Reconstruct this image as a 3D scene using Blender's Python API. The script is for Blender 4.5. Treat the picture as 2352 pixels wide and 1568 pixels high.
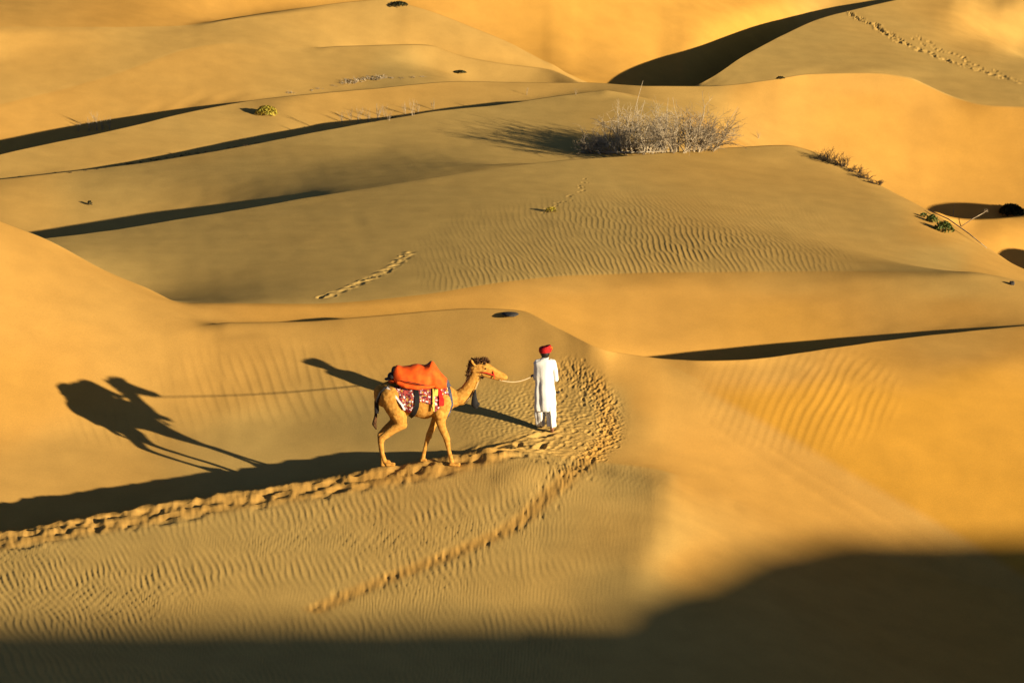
import bpy, bmesh, math, random
import numpy as np
from mathutils import Vector, Matrix
random.seed(7); rng = np.random.default_rng(7)
PI = math.pi
for o in list(bpy.data.objects): bpy.data.objects.remove(o)
scene = bpy.context.scene
COL = scene.collection

# ---------------------------------------------------------------- camera, sky, sun, exposure
CAM_H = 17.5; PITCH = math.radians(12); FPX = 8814.0        # focal length in pixels of a 2352-wide frame
cam_d = bpy.data.cameras.new('camera'); cam = bpy.data.objects.new('camera', cam_d); COL.objects.link(cam)
cam.location = (0, 0, CAM_H); cam.rotation_euler = (PI/2 - PITCH, 0, 0)
cam_d.sensor_width = 36; cam_d.lens = 36*FPX/2352; cam_d.clip_start = 1; cam_d.clip_end = 9000
scene.camera = cam
scene.render.resolution_x = 1024; scene.render.resolution_y = 682
SUN_AZ = math.radians(38); SUN_EL = math.radians(10.0)      # azimuth from +x towards the camera side (-y)
LDIR = Vector((math.cos(SUN_EL)*math.cos(SUN_AZ), -math.cos(SUN_EL)*math.sin(SUN_AZ), math.sin(SUN_EL)))
w = bpy.data.worlds.new('World'); scene.world = w; w.use_nodes = True
nt = w.node_tree; nt.nodes.clear()
sky = nt.nodes.new('ShaderNodeTexSky'); sky.sky_type = 'NISHITA'; sky.sun_disc = False
sky.sun_elevation = SUN_EL; sky.sun_rotation = PI/2 + SUN_AZ; sky.altitude = 200; sky.dust_density = 0.3; sky.air_density = 0.35; sky.ozone_density = 1.0
bg = nt.nodes.new('ShaderNodeBackground'); bg.inputs[1].default_value = 0.05
wo = nt.nodes.new('ShaderNodeOutputWorld'); nt.links.new(sky.outputs[0], bg.inputs[0]); nt.links.new(bg.outputs[0], wo.inputs[0])
sd = bpy.data.lights.new('sun', 'SUN'); sd.energy = 5.0; sd.angle = math.radians(0.5); sd.color = (1.0, 0.84, 0.58)
so = bpy.data.objects.new('sun', sd); COL.objects.link(so); so.rotation_euler = LDIR.to_track_quat('Z', 'Y').to_euler(); so.location = (40, -40, 30)
scene.view_settings.view_transform = 'Standard'; scene.view_settings.look = 'None'
scene.view_settings.exposure = 0.92; scene.view_settings.gamma = 1.0
scene.cycles.max_bounces = 4; scene.cycles.diffuse_bounces = 1

# ---------------------------------------------------------------- dune height field
# heights of the dune field on a coarse fan of rows and columns (in 2 mm steps, as differences)
NR = [20, 22, 14, 16, 6, 12, 10, 12, 12, 8]; NC = 101; W0, W1 = -0.17352184364852322, 0.1744497679461089
DZ = [209,-22,-21,-22,-21,-22,-22,-21,-22,-22,-22,-22,-22,-22,-22,-22,-23,-23,-22,-23,-23,-24,-23,-23,-24,-24,-24,-24,-24,-24,-25,-25,-25,-25,-25,-25,-26,-26,-25,-26,-27,-26,-26,-27,-27,-27,-27,-27,-28,-28,-27,-28,-28,-29,-28,-29,-28,-28,-28,-28,-27,-27,-27,-26,-27,-26,-27,-26,-26,-26,-26,-25,-26,-25,-26,-25,-25,-25,-25,-25,-25,-25,-24,-25,-24,-24,-24,-25,-24,-24,-24,-23,-24,-24,-24,-24,-23,-24,-24,-23,-24,
-8,0,-1,1,-1,1,0,-1,1,0,0,0,0,0,0,-1,1,0,0,0,0,1,-1,0,0,0,0,0,0,0,0,0,1,0,-1,0,0,1,-1,0,1,-1,0,0,0,0,0,0,0,1,-1,1,0,2,0,2,1,1,1,1,1,0,1,-1,1,0,1,0,1,0,0,0,1,-1,1,0,0,0,0,1,0,1,-1,1,0,-1,0,1,0,0,0,-1,0,0,0,0,0,0,0,-1,0,
-14,1,0,0,0,-1,1,0,0,0,0,0,0,0,0,1,-1,1,-1,0,0,0,1,0,0,0,0,0,0,0,0,1,-1,0,1,-1,1,-1,0,0,0,1,-1,1,0,1,0,0,1,0,1,1,1,1,2,1,1,1,1,1,0,2,0,1,1,0,1,0,0,1,1,0,0,1,0,0,0,1,0,0,0,0,1,-1,0,1,0,0,0,0,0,0,0,0,0,0,-1,-1,0,0,0,
-16,0,0,-1,1,0,0,0,0,0,0,1,0,0,0,0,0,0,0,0,0,0,0,0,0,1,0,0,0,0,0,0,0,0,0,1,0,0,1,0,0,0,1,1,1,0,1,1,1,1,2,0,2,0,1,1,1,1,1,1,1,0,1,1,0,1,0,1,0,1,0,0,1,0,1,0,1,-1,1,0,1,-1,0,1,0,0,0,0,-1,0,0,0,0,0,-1,0,0,1,-1,0,-1,
-18,-1,0,1,-1,1,-1,1,-1,1,0,0,0,0,0,0,1,-1,1,0,0,0,0,0,1,-1,1,0,0,0,1,0,1,0,1,0,0,1,0,1,2,1,1,0,1,1,1,2,1,1,1,2,0,2,0,1,0,1,1,0,1,1,0,1,1,0,1,1,1,-1,1,1,0,0,0,1,0,1,0,0,-1,1,0,0,0,0,0,-1,1,0,0,-1,0,-1,1,-1,0,-1,0,-1,0,
-21,0,0,0,0,0,0,0,1,-1,1,-1,1,0,0,0,0,1,0,0,0,1,0,0,0,1,0,1,0,1,1,0,0,2,0,1,1,1,2,1,0,1,1,2,1,1,2,0,2,1,1,0,2,0,2,0,2,0,0,2,0,1,1,1,0,1,1,0,0,1,0,0,0,1,0,0,0,0,0,0,1,0,0,0,0,-1,0,1,-1,0,-1,0,-1,1,-1,0,-1,-1,0,0,-1,
-23,0,0,0,0,0,0,0,0,0,0,1,-1,1,0,1,0,0,0,1,1,-1,1,1,0,1,1,0,2,0,1,1,2,0,1,2,1,1,1,1,2,1,1,1,1,1,1,1,1,2,1,1,1,2,1,1,1,1,2,0,1,1,1,0,1,1,0,0,1,0,1,0,0,0,0,0,0,0,0,0,0,0,-1,0,-1,1,-1,-1,0,-1,0,0,0,-1,-1,-1,0,0,-1,-1,0,
-25,0,0,-1,1,-1,1,0,0,1,0,0,1,-1,1,0,1,0,1,0,1,1,1,0,2,0,1,1,1,2,1,1,1,1,2,1,1,1,1,1,1,1,2,0,2,2,1,2,1,1,2,3,1,1,1,2,1,2,0,2,1,0,1,1,1,0,0,1,0,0,0,0,0,0,0,0,0,0,-1,0,-1,0,0,-1,0,-1,0,0,-1,0,-1,-1,-1,-1,0,-1,-1,-1,0,-1,-1,
-27,0,0,0,0,0,0,0,0,1,0,0,1,1,1,0,1,1,0,1,1,1,1,1,1,1,1,2,0,1,1,2,1,1,1,1,1,2,1,1,1,2,1,3,1,2,2,2,2,3,2,2,3,2,1,2,1,1,1,1,1,1,1,0,0,0,1,0,-1,1,-1,0,0,0,-1,0,-1,0,0,-1,0,-1,-1,0,-1,-1,-1,-1,0,-2,0,-1,-1,-1,-1,-1,-1,-1,-2,-1,-1,
-28,0,0,0,0,0,1,0,0,0,1,1,0,2,0,1,0,2,1,1,0,1,1,1,0,2,0,1,2,0,1,1,1,2,1,1,3,1,2,3,2,2,2,2,3,2,3,2,4,2,3,2,3,1,3,0,2,1,1,1,1,0,0,1,0,1,-1,0,0,-1,0,0,-1,-1,0,-1,0,-2,0,-1,-1,-1,0,-2,-1,-1,-1,-1,-2,0,-2,-1,-2,-1,-2,-1,-1,-1,-2,-1,-1,
-29,0,0,1,-1,2,-1,1,1,1,0,1,1,0,2,1,1,0,1,0,1,1,-1,1,1,-1,2,0,1,2,1,1,2,2,3,2,2,4,2,3,3,3,4,2,3,3,2,4,2,3,2,4,1,3,1,2,0,2,1,0,1,1,0,0,0,-1,0,0,-1,0,-1,-1,-1,-1,-1,-1,-1,-1,-2,-1,-1,-1,-2,-1,-1,-1,-2,-2,-1,-3,-1,-2,-1,-2,-1,-2,-2,-2,-1,-2,-2,
-29,1,0,0,2,-1,2,0,1,0,2,0,1,1,0,0,1,0,0,0,0,-1,1,-1,0,2,0,2,1,2,3,4,3,3,3,5,3,3,4,3,3,4,2,3,2,2,3,2,2,3,3,3,3,2,2,2,2,1,1,1,-1,0,1,-1,0,0,-1,-1,0,-2,-1,-1,-1,-2,-1,-2,-2,-1,-1,-2,-2,-2,-2,-2,-2,-2,-2,-2,-2,-1,-3,-2,-2,-2,-2,-1,-3,-2,-1,-2,-2,
-27,0,1,1,0,1,0,2,0,1,0,1,0,-1,0,0,0,-1,0,0,-1,0,0,2,1,1,3,2,4,4,3,4,4,4,4,4,4,3,4,2,3,1,2,2,2,2,2,3,3,3,5,3,4,3,2,2,1,0,0,0,1,0,-1,0,-1,0,-1,-1,-1,-1,-2,-2,-2,-1,-3,-2,-2,-2,-2,-2,-3,-2,-2,-3,-2,-3,-2,-2,-3,-2,-2,-2,-2,-3,-2,-3,-1,-2,-2,-2,-2,
-24,0,1,1,0,2,0,-1,1,0,-1,0,-1,0,-1,-1,-2,1,-1,1,1,2,2,2,4,4,3,5,4,3,5,3,4,4,3,2,3,3,1,2,1,2,2,2,2,3,3,2,4,3,3,4,4,3,3,1,1,1,1,0,0,0,0,0,-1,-1,-1,-2,-2,-2,-2,-3,-2,-3,-2,-3,-3,-3,-3,-3,-2,-3,-3,-2,-3,-3,-2,-3,-2,-3,-2,-2,-3,-1,-2,-2,-2,-1,-2,-1,-1,
-21,1,1,-1,1,-1,1,0,-1,-2,-1,-2,-1,-1,-1,0,1,1,3,3,4,4,4,5,5,4,5,4,3,4,2,3,2,2,1,2,1,0,2,2,2,2,4,3,5,3,4,3,2,2,2,2,2,1,2,5,5,3,3,-1,-1,-1,-1,-3,-2,-4,-3,-2,-3,-2,-3,-2,-4,-3,-3,-3,-4,-3,-4,-3,-3,-3,-3,-3,-3,-1,-3,-2,-3,-2,-1,-2,-1,-2,-2,0,-1,-1,-1,-1,-1,
-18,0,-1,1,-1,-1,-2,-1,-2,-2,-1,-1,0,1,2,4,4,4,5,6,5,6,6,4,4,4,3,2,2,2,1,1,0,1,1,0,1,2,1,3,3,4,2,5,2,5,3,4,2,3,2,3,1,2,2,2,4,7,8,7,-3,-11,-10,-6,-4,-2,-2,-4,-3,-4,-3,-5,-3,-4,-5,-4,-3,-3,-3,-3,-3,-3,-2,-2,-2,-2,-2,-1,-1,-1,-2,0,-1,0,0,0,0,0,0,1,1,
-17,-1,-1,-2,-1,-2,-3,-3,-1,1,1,3,4,5,7,6,7,7,5,5,6,4,3,4,1,2,1,1,2,0,1,0,2,0,2,2,2,2,3,3,3,3,3,1,2,1,1,2,2,2,3,2,1,1,1,1,2,4,7,14,14,4,-10,-14,-12,-11,-8,-6,-6,-6,-6,-5,-5,-5,-4,-3,-2,-4,-2,-1,-2,-1,-1,-1,0,-1,0,-1,1,0,1,0,2,1,1,1,1,2,2,2,1,
-20,-1,-2,-4,-3,-3,0,2,3,6,7,8,9,8,6,6,5,4,5,3,2,2,2,2,2,2,1,2,0,1,1,2,1,2,2,3,4,4,3,3,2,0,1,1,1,0,0,0,1,1,1,2,4,4,3,2,0,-2,-5,-7,4,15,6,-8,-11,-10,-10,-8,-7,-6,-5,-6,-6,-4,-4,-3,-3,0,1,-1,1,1,0,1,1,1,2,2,2,3,2,3,2,3,3,3,3,3,3,2,3,
-25,-5,-4,-3,0,6,7,10,11,9,9,8,5,5,5,3,2,2,1,2,1,2,2,1,2,2,1,1,2,1,3,1,3,3,3,2,3,2,3,0,2,2,1,1,2,1,3,2,2,2,7,8,2,-4,-7,-9,-9,-9,-9,-7,-5,1,8,1,-6,-4,-5,-7,-5,-4,-2,0,0,-1,-1,-2,-1,-1,0,2,2,1,4,2,3,3,4,4,4,5,4,5,5,4,4,4,4,3,4,3,4,
-37,-6,2,12,14,14,13,9,8,6,5,2,3,2,1,1,1,2,1,1,3,2,2,2,2,1,3,1,2,3,1,3,2,2,1,1,0,0,-1,1,-1,2,1,3,2,5,4,6,8,14,0,-15,-22,-19,-18,-16,-12,-9,-2,1,3,5,3,3,1,0,3,4,2,2,1,2,2,3,4,4,4,2,1,2,1,3,3,4,4,5,5,6,6,5,7,4,6,5,5,5,5,4,4,4,3,
-57,34,26,17,11,6,5,3,2,1,1,2,0,1,1,2,2,2,3,3,2,2,2,3,2,2,2,3,1,2,1,1,0,0,0,0,0,0,1,3,4,3,4,3,4,4,3,-3,1,-54,-60,-43,-19,-2,9,15,15,12,7,1,-5,-8,1,13,16,12,8,6,7,5,5,4,5,5,6,6,6,8,6,6,6,5,4,6,4,5,5,5,4,5,5,6,4,5,6,5,5,6,5,6,7,
-50,0,1,0,1,1,-1,1,0,1,1,0,1,0,1,0,1,0,1,0,0,1,1,0,0,1,-1,0,1,0,1,0,0,1,0,1,1,1,1,0,1,0,1,1,1,0,0,3,-1,12,9,3,3,2,1,1,0,1,-1,0,-1,-1,-2,1,1,0,0,1,-1,1,0,1,1,1,0,1,1,1,2,0,2,1,2,1,2,2,0,1,2,0,1,0,1,2,0,1,0,1,2,1,1,
-78,1,0,2,0,1,1,1,1,1,0,1,1,0,1,1,0,1,1,1,1,0,0,1,1,0,0,0,0,1,1,1,1,0,2,1,0,2,1,1,1,1,1,1,1,1,1,1,-2,16,15,8,6,3,3,1,0,0,0,-1,-1,-3,0,0,1,1,0,0,1,0,1,0,1,1,2,2,2,1,2,2,2,3,2,3,2,2,2,2,1,2,1,1,1,1,1,1,2,2,1,3,2,
-93,1,1,0,1,1,1,1,1,1,1,0,1,2,0,1,2,1,0,1,1,1,1,0,1,0,0,0,1,1,0,1,1,1,1,1,2,1,1,2,1,2,1,1,1,1,3,6,3,11,15,11,6,5,2,1,1,0,0,-1,-1,-3,-2,1,1,0,0,0,1,0,1,2,1,2,2,2,2,2,3,3,3,3,3,3,3,2,4,1,3,1,1,2,1,1,2,1,2,1,2,2,2,
-106,1,2,1,1,1,2,0,1,1,1,2,1,1,1,1,1,0,1,1,1,1,1,1,1,0,0,-1,2,0,2,0,2,1,1,2,1,1,3,0,2,1,2,1,2,10,8,5,4,7,12,11,9,4,2,1,0,0,0,-1,-2,-1,-1,-1,0,1,1,0,0,1,1,2,2,2,2,3,2,4,3,4,3,4,4,2,4,3,2,3,1,3,1,1,2,1,2,1,2,1,2,1,1,
-115,2,0,2,1,1,1,1,1,1,2,1,1,1,1,1,1,2,1,1,1,1,1,0,1,0,0,1,0,1,1,2,0,2,1,1,2,2,1,3,1,2,2,18,12,3,4,4,6,5,6,13,7,3,2,0,0,-1,0,0,-1,-2,-1,0,0,0,0,0,1,2,1,1,3,3,3,3,5,3,4,4,5,3,4,4,3,4,2,2,2,1,2,2,1,1,0,2,1,1,1,0,0,
-108,-5,-4,-3,2,1,1,2,1,2,0,1,2,1,1,2,0,1,2,1,0,2,1,1,1,0,-1,1,1,1,1,1,2,1,2,1,2,2,2,2,14,25,14,-3,3,3,3,4,7,10,3,4,5,2,0,-1,0,1,0,-1,-1,0,-1,-1,0,0,0,2,0,1,2,3,3,3,4,4,4,6,4,5,4,5,3,4,3,2,3,2,2,1,1,0,1,1,2,0,0,1,-1,0,0,
-75,3,3,1,0,1,3,5,6,6,5,-5,-7,-5,-5,-6,-5,-5,0,1,2,0,1,2,2,5,8,4,2,1,0,1,-1,0,1,11,8,3,2,8,2,-4,6,5,3,3,3,3,-1,5,8,4,0,0,-1,0,0,0,0,2,0,-1,-1,-1,0,0,0,0,2,2,3,3,3,4,5,6,5,5,6,4,5,3,4,3,3,2,1,2,1,1,0,2,0,0,0,0,0,-1,-1,-1,-1,
-28,1,1,2,0,0,-1,-1,-3,-4,-4,3,1,0,-1,-1,0,1,-3,-2,0,1,2,2,2,3,3,4,2,2,3,1,2,4,4,-3,0,6,8,3,1,-2,1,3,3,1,4,7,3,-6,-4,-1,-1,-1,0,-1,-1,1,2,1,1,-1,0,-1,-1,1,1,1,1,2,3,4,4,6,5,6,7,6,5,5,3,4,3,2,2,1,2,0,0,0,1,-1,0,0,-1,0,-2,0,-1,-1,-2,
20,-2,-2,-3,-3,-2,-3,-4,-3,-4,-2,-1,2,1,1,1,1,1,-1,0,0,1,1,2,3,2,3,2,2,3,1,2,3,0,1,0,1,3,4,4,2,0,1,3,6,5,-1,-9,-8,-7,-3,-3,-1,-1,-2,0,0,1,2,2,1,1,-1,0,-1,0,0,2,2,3,4,4,6,5,8,6,6,6,5,4,4,2,2,1,1,1,-1,1,0,0,-1,0,-1,-1,-1,-2,-1,-2,-1,-2,-1,
63,-6,-5,-4,-5,-6,-3,-3,-3,-2,-3,0,-1,0,2,1,1,0,1,0,-1,0,1,2,2,4,3,2,2,1,1,0,0,0,1,0,1,2,2,5,5,5,2,-1,-6,-5,-8,-8,-7,-5,-4,-2,-2,-1,-1,0,0,1,3,3,3,1,-2,-1,1,-1,2,1,2,4,5,6,6,7,7,7,7,5,5,2,1,2,0,1,-1,0,0,-1,0,-1,-1,-1,-1,-1,-2,-1,-2,-2,-2,-2,-2,
87,-1,-2,-3,-3,-4,-6,-6,-4,-3,-2,-1,-1,0,0,0,1,0,-1,-1,0,-1,-1,1,2,3,4,2,0,-2,-2,-1,-1,2,0,4,2,2,2,1,1,0,-3,-5,-6,-7,-7,-7,-5,-3,-2,-1,-1,-2,-1,-1,1,2,2,4,3,1,0,-1,-1,2,1,2,4,4,5,7,8,7,7,7,5,5,2,2,0,0,-1,-1,-1,-1,0,0,-1,-1,-1,-2,-2,-2,-2,-2,-1,-2,-2,-1,-1,
90,-2,-3,-2,-1,0,0,0,-1,0,0,-2,-1,-1,-2,-1,-1,-1,0,-1,-2,-1,-2,-2,-2,-2,-2,1,-2,0,-1,0,1,1,3,1,2,2,1,-1,-1,-4,-4,-6,-6,-7,-5,-4,-3,-2,-1,-1,-1,0,-1,0,0,2,3,3,3,1,0,0,1,0,3,3,4,5,7,7,7,8,6,6,5,2,1,0,-1,-2,-1,-1,-1,0,-1,-1,-1,-1,-2,-2,-2,-2,-1,-2,-2,-1,-1,-1,0,
91,-3,0,-1,-1,-1,0,0,0,-2,-1,0,-1,-2,-2,-1,-1,-1,-1,-2,-2,-3,-2,-3,-3,-1,1,-1,1,-1,0,0,1,2,2,2,1,-1,-1,-1,-4,-4,-7,-5,-5,-4,-4,-3,-1,-1,0,1,0,-2,0,-1,2,1,3,3,2,2,1,0,0,2,2,5,4,7,7,8,8,6,5,4,2,1,-1,-2,-1,-2,-1,-2,0,0,1,-1,-1,-2,-2,-3,-2,-2,-3,-1,-1,0,0,1,0,
93,0,-2,-1,-1,0,-1,-1,-1,-1,-1,-2,-2,-2,-1,-1,-1,-1,-2,-2,-3,-5,-3,-2,0,0,1,1,0,0,1,1,0,1,1,0,0,-1,-1,-4,-5,-6,-5,-4,-4,-3,-1,-1,-1,1,1,0,0,0,-1,0,-1,3,3,2,0,1,1,1,2,2,4,5,6,7,7,8,6,4,4,1,0,-1,-1,-1,-3,-1,-1,0,1,1,0,0,-2,-2,-3,-2,-3,-2,-1,0,0,0,1,1,1,
101,-2,0,-1,-1,-2,-2,-2,-2,-2,-2,-2,-2,-2,-2,0,-1,-2,-3,-4,-4,-3,-2,0,1,2,1,1,1,0,1,0,0,0,0,0,-1,-2,-4,-5,-5,-6,-3,-4,-1,-1,-2,0,2,1,3,1,0,-1,-1,-2,0,1,3,1,-1,-1,2,3,1,4,5,5,7,7,7,6,4,2,0,0,-2,-2,-2,-2,0,-1,0,3,2,1,1,-1,-2,-3,-3,-2,-1,-1,0,0,1,2,2,2,2,
111,0,0,0,-1,0,-1,-2,-3,-3,-3,-3,-3,-3,-3,-4,-4,-4,-4,-3,-2,-1,1,1,1,2,4,3,0,2,0,1,1,-1,-1,-3,-3,-5,-6,-6,-6,-4,-3,-1,-1,0,1,2,1,4,1,2,-2,-2,-3,-2,-2,1,2,0,-1,-1,0,2,4,4,5,7,7,6,6,3,1,1,-1,-3,-3,-3,-3,-2,0,2,3,2,3,3,0,-1,-2,-2,-1,-2,0,0,2,1,3,2,2,2,2,
128,2,1,2,3,1,1,1,1,-1,-4,-6,-7,-7,-9,-8,-9,-5,-4,-1,0,3,1,1,2,4,5,4,3,2,1,-1,-2,-4,-5,-5,-6,-6,-6,-6,-5,-3,-2,-1,0,2,2,4,4,2,1,-2,-3,-4,-4,-4,-3,-1,0,0,-2,-1,1,2,4,5,6,5,6,6,3,1,0,-2,-3,-4,-4,-4,-3,-2,1,2,3,3,2,1,2,1,0,0,0,2,2,2,2,3,1,2,2,1,3,
155,3,2,1,-1,-1,-2,-4,-5,-6,-5,-5,-3,-2,-1,-4,-2,-3,-2,-1,1,0,1,1,-1,1,1,-1,-3,-4,-3,-2,-1,-1,-3,-2,-5,-5,-6,-5,-4,-1,-1,2,1,2,4,3,2,1,0,-3,-5,-7,-5,-6,-4,-3,-1,-3,-2,-1,2,2,4,6,6,6,4,2,2,-1,-3,-4,-5,-5,-4,-4,-3,-1,0,2,1,0,0,0,0,3,6,5,5,5,3,4,3,1,2,1,1,2,0,
186,1,0,-1,-2,-3,-6,-5,-7,-5,-5,-2,0,1,2,3,2,0,0,-1,-2,-2,-4,-6,-4,-3,-3,-3,-6,-6,-5,-1,-2,-2,-3,-5,-4,-5,-3,-2,1,1,2,2,4,2,2,1,2,-1,-2,-4,-7,-6,-7,-7,-7,-4,-3,-5,-4,2,2,4,3,6,5,4,2,1,-2,-3,-4,-5,-7,-5,-5,-4,-2,1,0,1,0,-1,-3,-3,0,1,4,8,10,8,7,5,3,4,2,2,1,1,1,
215,-2,-1,-3,-3,-5,-3,-4,-2,-3,-1,-1,-3,-4,-2,-2,-2,-1,-1,-2,-3,-3,-5,-6,-8,-7,-6,-6,-3,0,1,-2,-3,-5,-6,-6,-4,-2,0,2,3,4,4,3,3,2,2,0,0,-1,-3,-6,-8,-8,-6,-8,-7,-8,-8,-6,-2,1,5,5,6,5,4,0,0,-3,-4,-5,-6,-6,-5,-5,-5,-3,-1,0,2,0,-2,-2,-2,-2,-1,2,3,6,6,7,8,7,6,5,4,3,3,3,3,
233,-2,-6,-5,-7,-5,-4,-4,-3,-1,-2,-3,-2,-3,-5,-6,-5,-5,-4,-3,-1,-4,-4,-6,-8,-9,-7,-3,3,4,1,-2,-6,-6,-4,-3,-1,2,4,6,5,3,4,2,0,0,-3,-3,-3,-3,-3,-5,-5,-5,-4,-4,-9,-11,-14,-8,-1,2,7,9,9,3,0,-1,-5,-5,-7,-8,-6,-5,-4,-4,-3,-1,-1,1,0,-2,-1,-2,-1,1,2,3,4,4,5,6,6,5,6,6,5,6,5,5,5,
245,-12,-8,-6,-4,-4,-5,-3,-4,-4,-4,-5,-5,-4,-4,-3,-4,-4,-5,-7,-9,-7,-8,-6,-4,-10,-12,-2,7,-6,-5,-4,2,3,3,8,11,13,8,4,1,1,-3,-3,-4,-3,-2,-5,-10,-9,-3,6,-5,-6,1,3,-2,-15,-23,-10,0,5,8,13,10,3,-3,-5,-6,-9,-11,-7,-6,-4,-3,-4,-1,0,2,0,-3,-3,-2,0,2,4,3,4,4,5,5,3,4,6,6,6,8,7,8,7,7,
37,0,-1,-2,0,-1,0,-1,0,-1,-2,0,-2,-1,-2,-1,-1,-2,-1,-1,-1,-2,-1,-1,-2,-3,-4,-8,-9,-2,-1,1,-2,0,0,-1,0,-2,-1,-1,-1,-2,0,-1,-2,-2,-3,-1,-2,-2,-2,-5,-1,-1,-5,-3,-2,-2,1,-1,-1,0,-1,-1,-1,-1,1,0,0,0,2,1,1,2,1,3,2,2,2,2,1,2,2,3,2,0,2,1,4,6,0,-1,-4,-2,0,1,0,0,0,1,0,
58,-2,-1,-1,-2,-1,-1,0,-2,-2,-1,-2,-1,-3,-1,-3,-2,-2,-2,-1,-2,-2,-2,-3,-3,-5,-8,-10,-13,-3,-1,-1,-1,-2,0,0,-2,-1,-1,-2,-2,-1,-3,-2,-2,-3,-2,-4,-3,-3,-4,-4,-4,-5,-4,-4,-5,-2,0,-1,-1,-1,0,-2,-2,0,-1,1,1,1,1,2,3,2,3,3,3,4,3,2,4,3,6,8,2,2,3,3,4,-1,2,0,0,-1,0,-2,1,0,0,-1,0,
68,-1,-2,-2,-1,-1,-1,-2,-2,-1,-2,-2,-3,-2,-3,-3,-2,-2,-2,-3,-2,-3,-3,-2,-5,-6,-8,-11,-8,-6,-2,-2,-3,0,-2,-2,-2,-1,-2,-2,-2,-2,-2,-3,-3,-3,-4,-4,-4,-3,-3,-4,-6,-6,-5,-6,-5,-3,-1,0,-1,-1,-2,-2,-1,-1,0,0,1,1,2,2,3,3,3,4,5,4,7,8,6,7,5,2,6,6,3,5,0,0,1,2,2,1,-2,0,-2,0,-1,-1,-2,
75,-2,-1,-1,-2,-2,-1,-3,-1,-2,-3,-3,-2,-3,-3,-2,-4,-2,-3,-2,-3,-3,-3,-4,-6,-6,-9,-7,-6,-5,-5,-3,0,-2,0,-6,-2,-4,-3,-2,-2,-3,-3,-3,-2,-3,-4,-5,-4,-3,5,9,5,5,-7,-12,-29,-19,-3,0,-1,-1,-2,-2,-2,0,0,0,0,1,3,3,2,3,5,6,13,13,9,7,6,6,4,4,5,5,5,2,2,1,1,2,3,1,0,-1,-2,-3,-2,-3,-1,
80,-1,-2,-2,-2,-1,-3,-2,-2,-3,-2,-3,-3,-4,-3,-3,-3,-3,-2,-3,-3,-3,-4,-6,-5,-7,-6,-6,-5,-4,-4,-3,-1,0,-2,2,-2,-11,-8,-4,-3,-3,-2,-4,-2,8,10,-2,-5,-7,-18,-18,2,-1,-6,-11,3,-8,-16,-4,-1,-2,-1,-2,-1,-2,0,0,0,3,2,2,9,35,21,12,2,2,2,3,5,4,5,4,5,5,4,3,2,2,2,2,1,0,0,-2,-2,-4,-4,-4,-5,
85,-3,-2,-2,-2,-3,-3,-2,-3,-3,-3,-3,-3,-2,-4,-3,-3,-3,-3,-4,-3,-4,-4,-5,-5,-6,-5,-4,-3,-3,-4,-2,-1,-1,-1,-1,-6,-1,-3,-5,-3,-2,-2,1,2,-6,-8,2,0,-6,-10,-11,-6,-1,0,1,-2,-9,-19,-27,-5,-1,-2,-2,-3,-1,0,0,5,31,39,26,14,-13,0,6,7,5,4,3,3,3,3,4,5,4,4,4,3,2,2,2,0,0,-3,-4,-5,-5,-7,-5,-6,
86,-2,-2,-3,-3,-3,-3,-3,-3,-3,-3,-3,-3,-4,-3,-3,-3,-3,-4,-3,-4,-4,-5,-4,-6,-3,-3,-2,-2,-3,-1,-1,-1,-2,-1,-2,-3,-1,-1,-2,-3,-2,-1,0,-2,-5,-5,-4,-3,-3,-3,-1,0,3,7,10,10,9,3,-8,-33,-34,-29,-9,-6,8,35,37,30,-1,-10,0,5,4,3,3,3,3,4,3,3,3,4,4,2,5,6,5,3,1,-1,-2,-3,-4,-4,-5,-6,-8,-7,-9,-8,
89,-4,-4,-3,-3,-4,-3,-4,-4,-3,-2,-3,-4,-2,-3,-4,-3,-3,-4,-3,-5,-4,-5,-4,-3,-3,-1,0,0,-1,0,-1,-1,-1,-2,-2,-1,0,-1,0,-1,-2,-1,-2,-3,-2,-4,-3,-2,1,1,3,6,9,11,14,17,16,15,13,11,9,7,-6,0,-4,-23,-17,-10,-7,-7,-5,-5,-2,0,1,2,3,2,2,1,3,4,6,6,1,0,-2,-1,-2,-3,-5,-4,-6,-5,-7,-7,-6,-9,-8,-8,
88,-3,-4,-4,-5,-4,-5,-3,-3,-4,-3,-3,-2,-3,-3,-3,-3,-4,-3,-5,-4,-4,-4,-4,-2,0,0,2,2,2,0,-1,-1,-1,-1,-2,0,-1,0,0,-1,0,-2,-1,-2,-2,0,1,2,2,6,6,6,9,11,13,17,22,25,23,22,18,10,1,-5,-11,-14,-16,-17,-15,-12,-11,-10,-8,-6,-2,0,2,3,5,3,0,-2,-4,-4,-1,-3,-2,-5,-4,-6,-6,-8,-6,-9,-6,-7,-7,-6,-7,-7,
86,-5,-4,-6,-4,-5,-3,-5,-4,-2,-3,-2,-2,-3,-3,-3,-3,-4,-4,-4,-4,-5,-3,-3,0,0,2,4,4,4,2,0,0,-2,-1,-1,-1,1,0,-2,0,-1,0,-2,1,1,2,3,6,7,6,7,8,7,7,6,5,7,10,14,15,15,16,13,8,4,-2,-5,-7,-9,-9,-8,-7,-6,-5,-5,-3,-4,-4,-7,-5,-5,-5,-5,-3,-4,-4,-6,-5,-8,-8,-9,-8,-9,-7,-7,-7,-6,-5,-5,-6,
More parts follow.
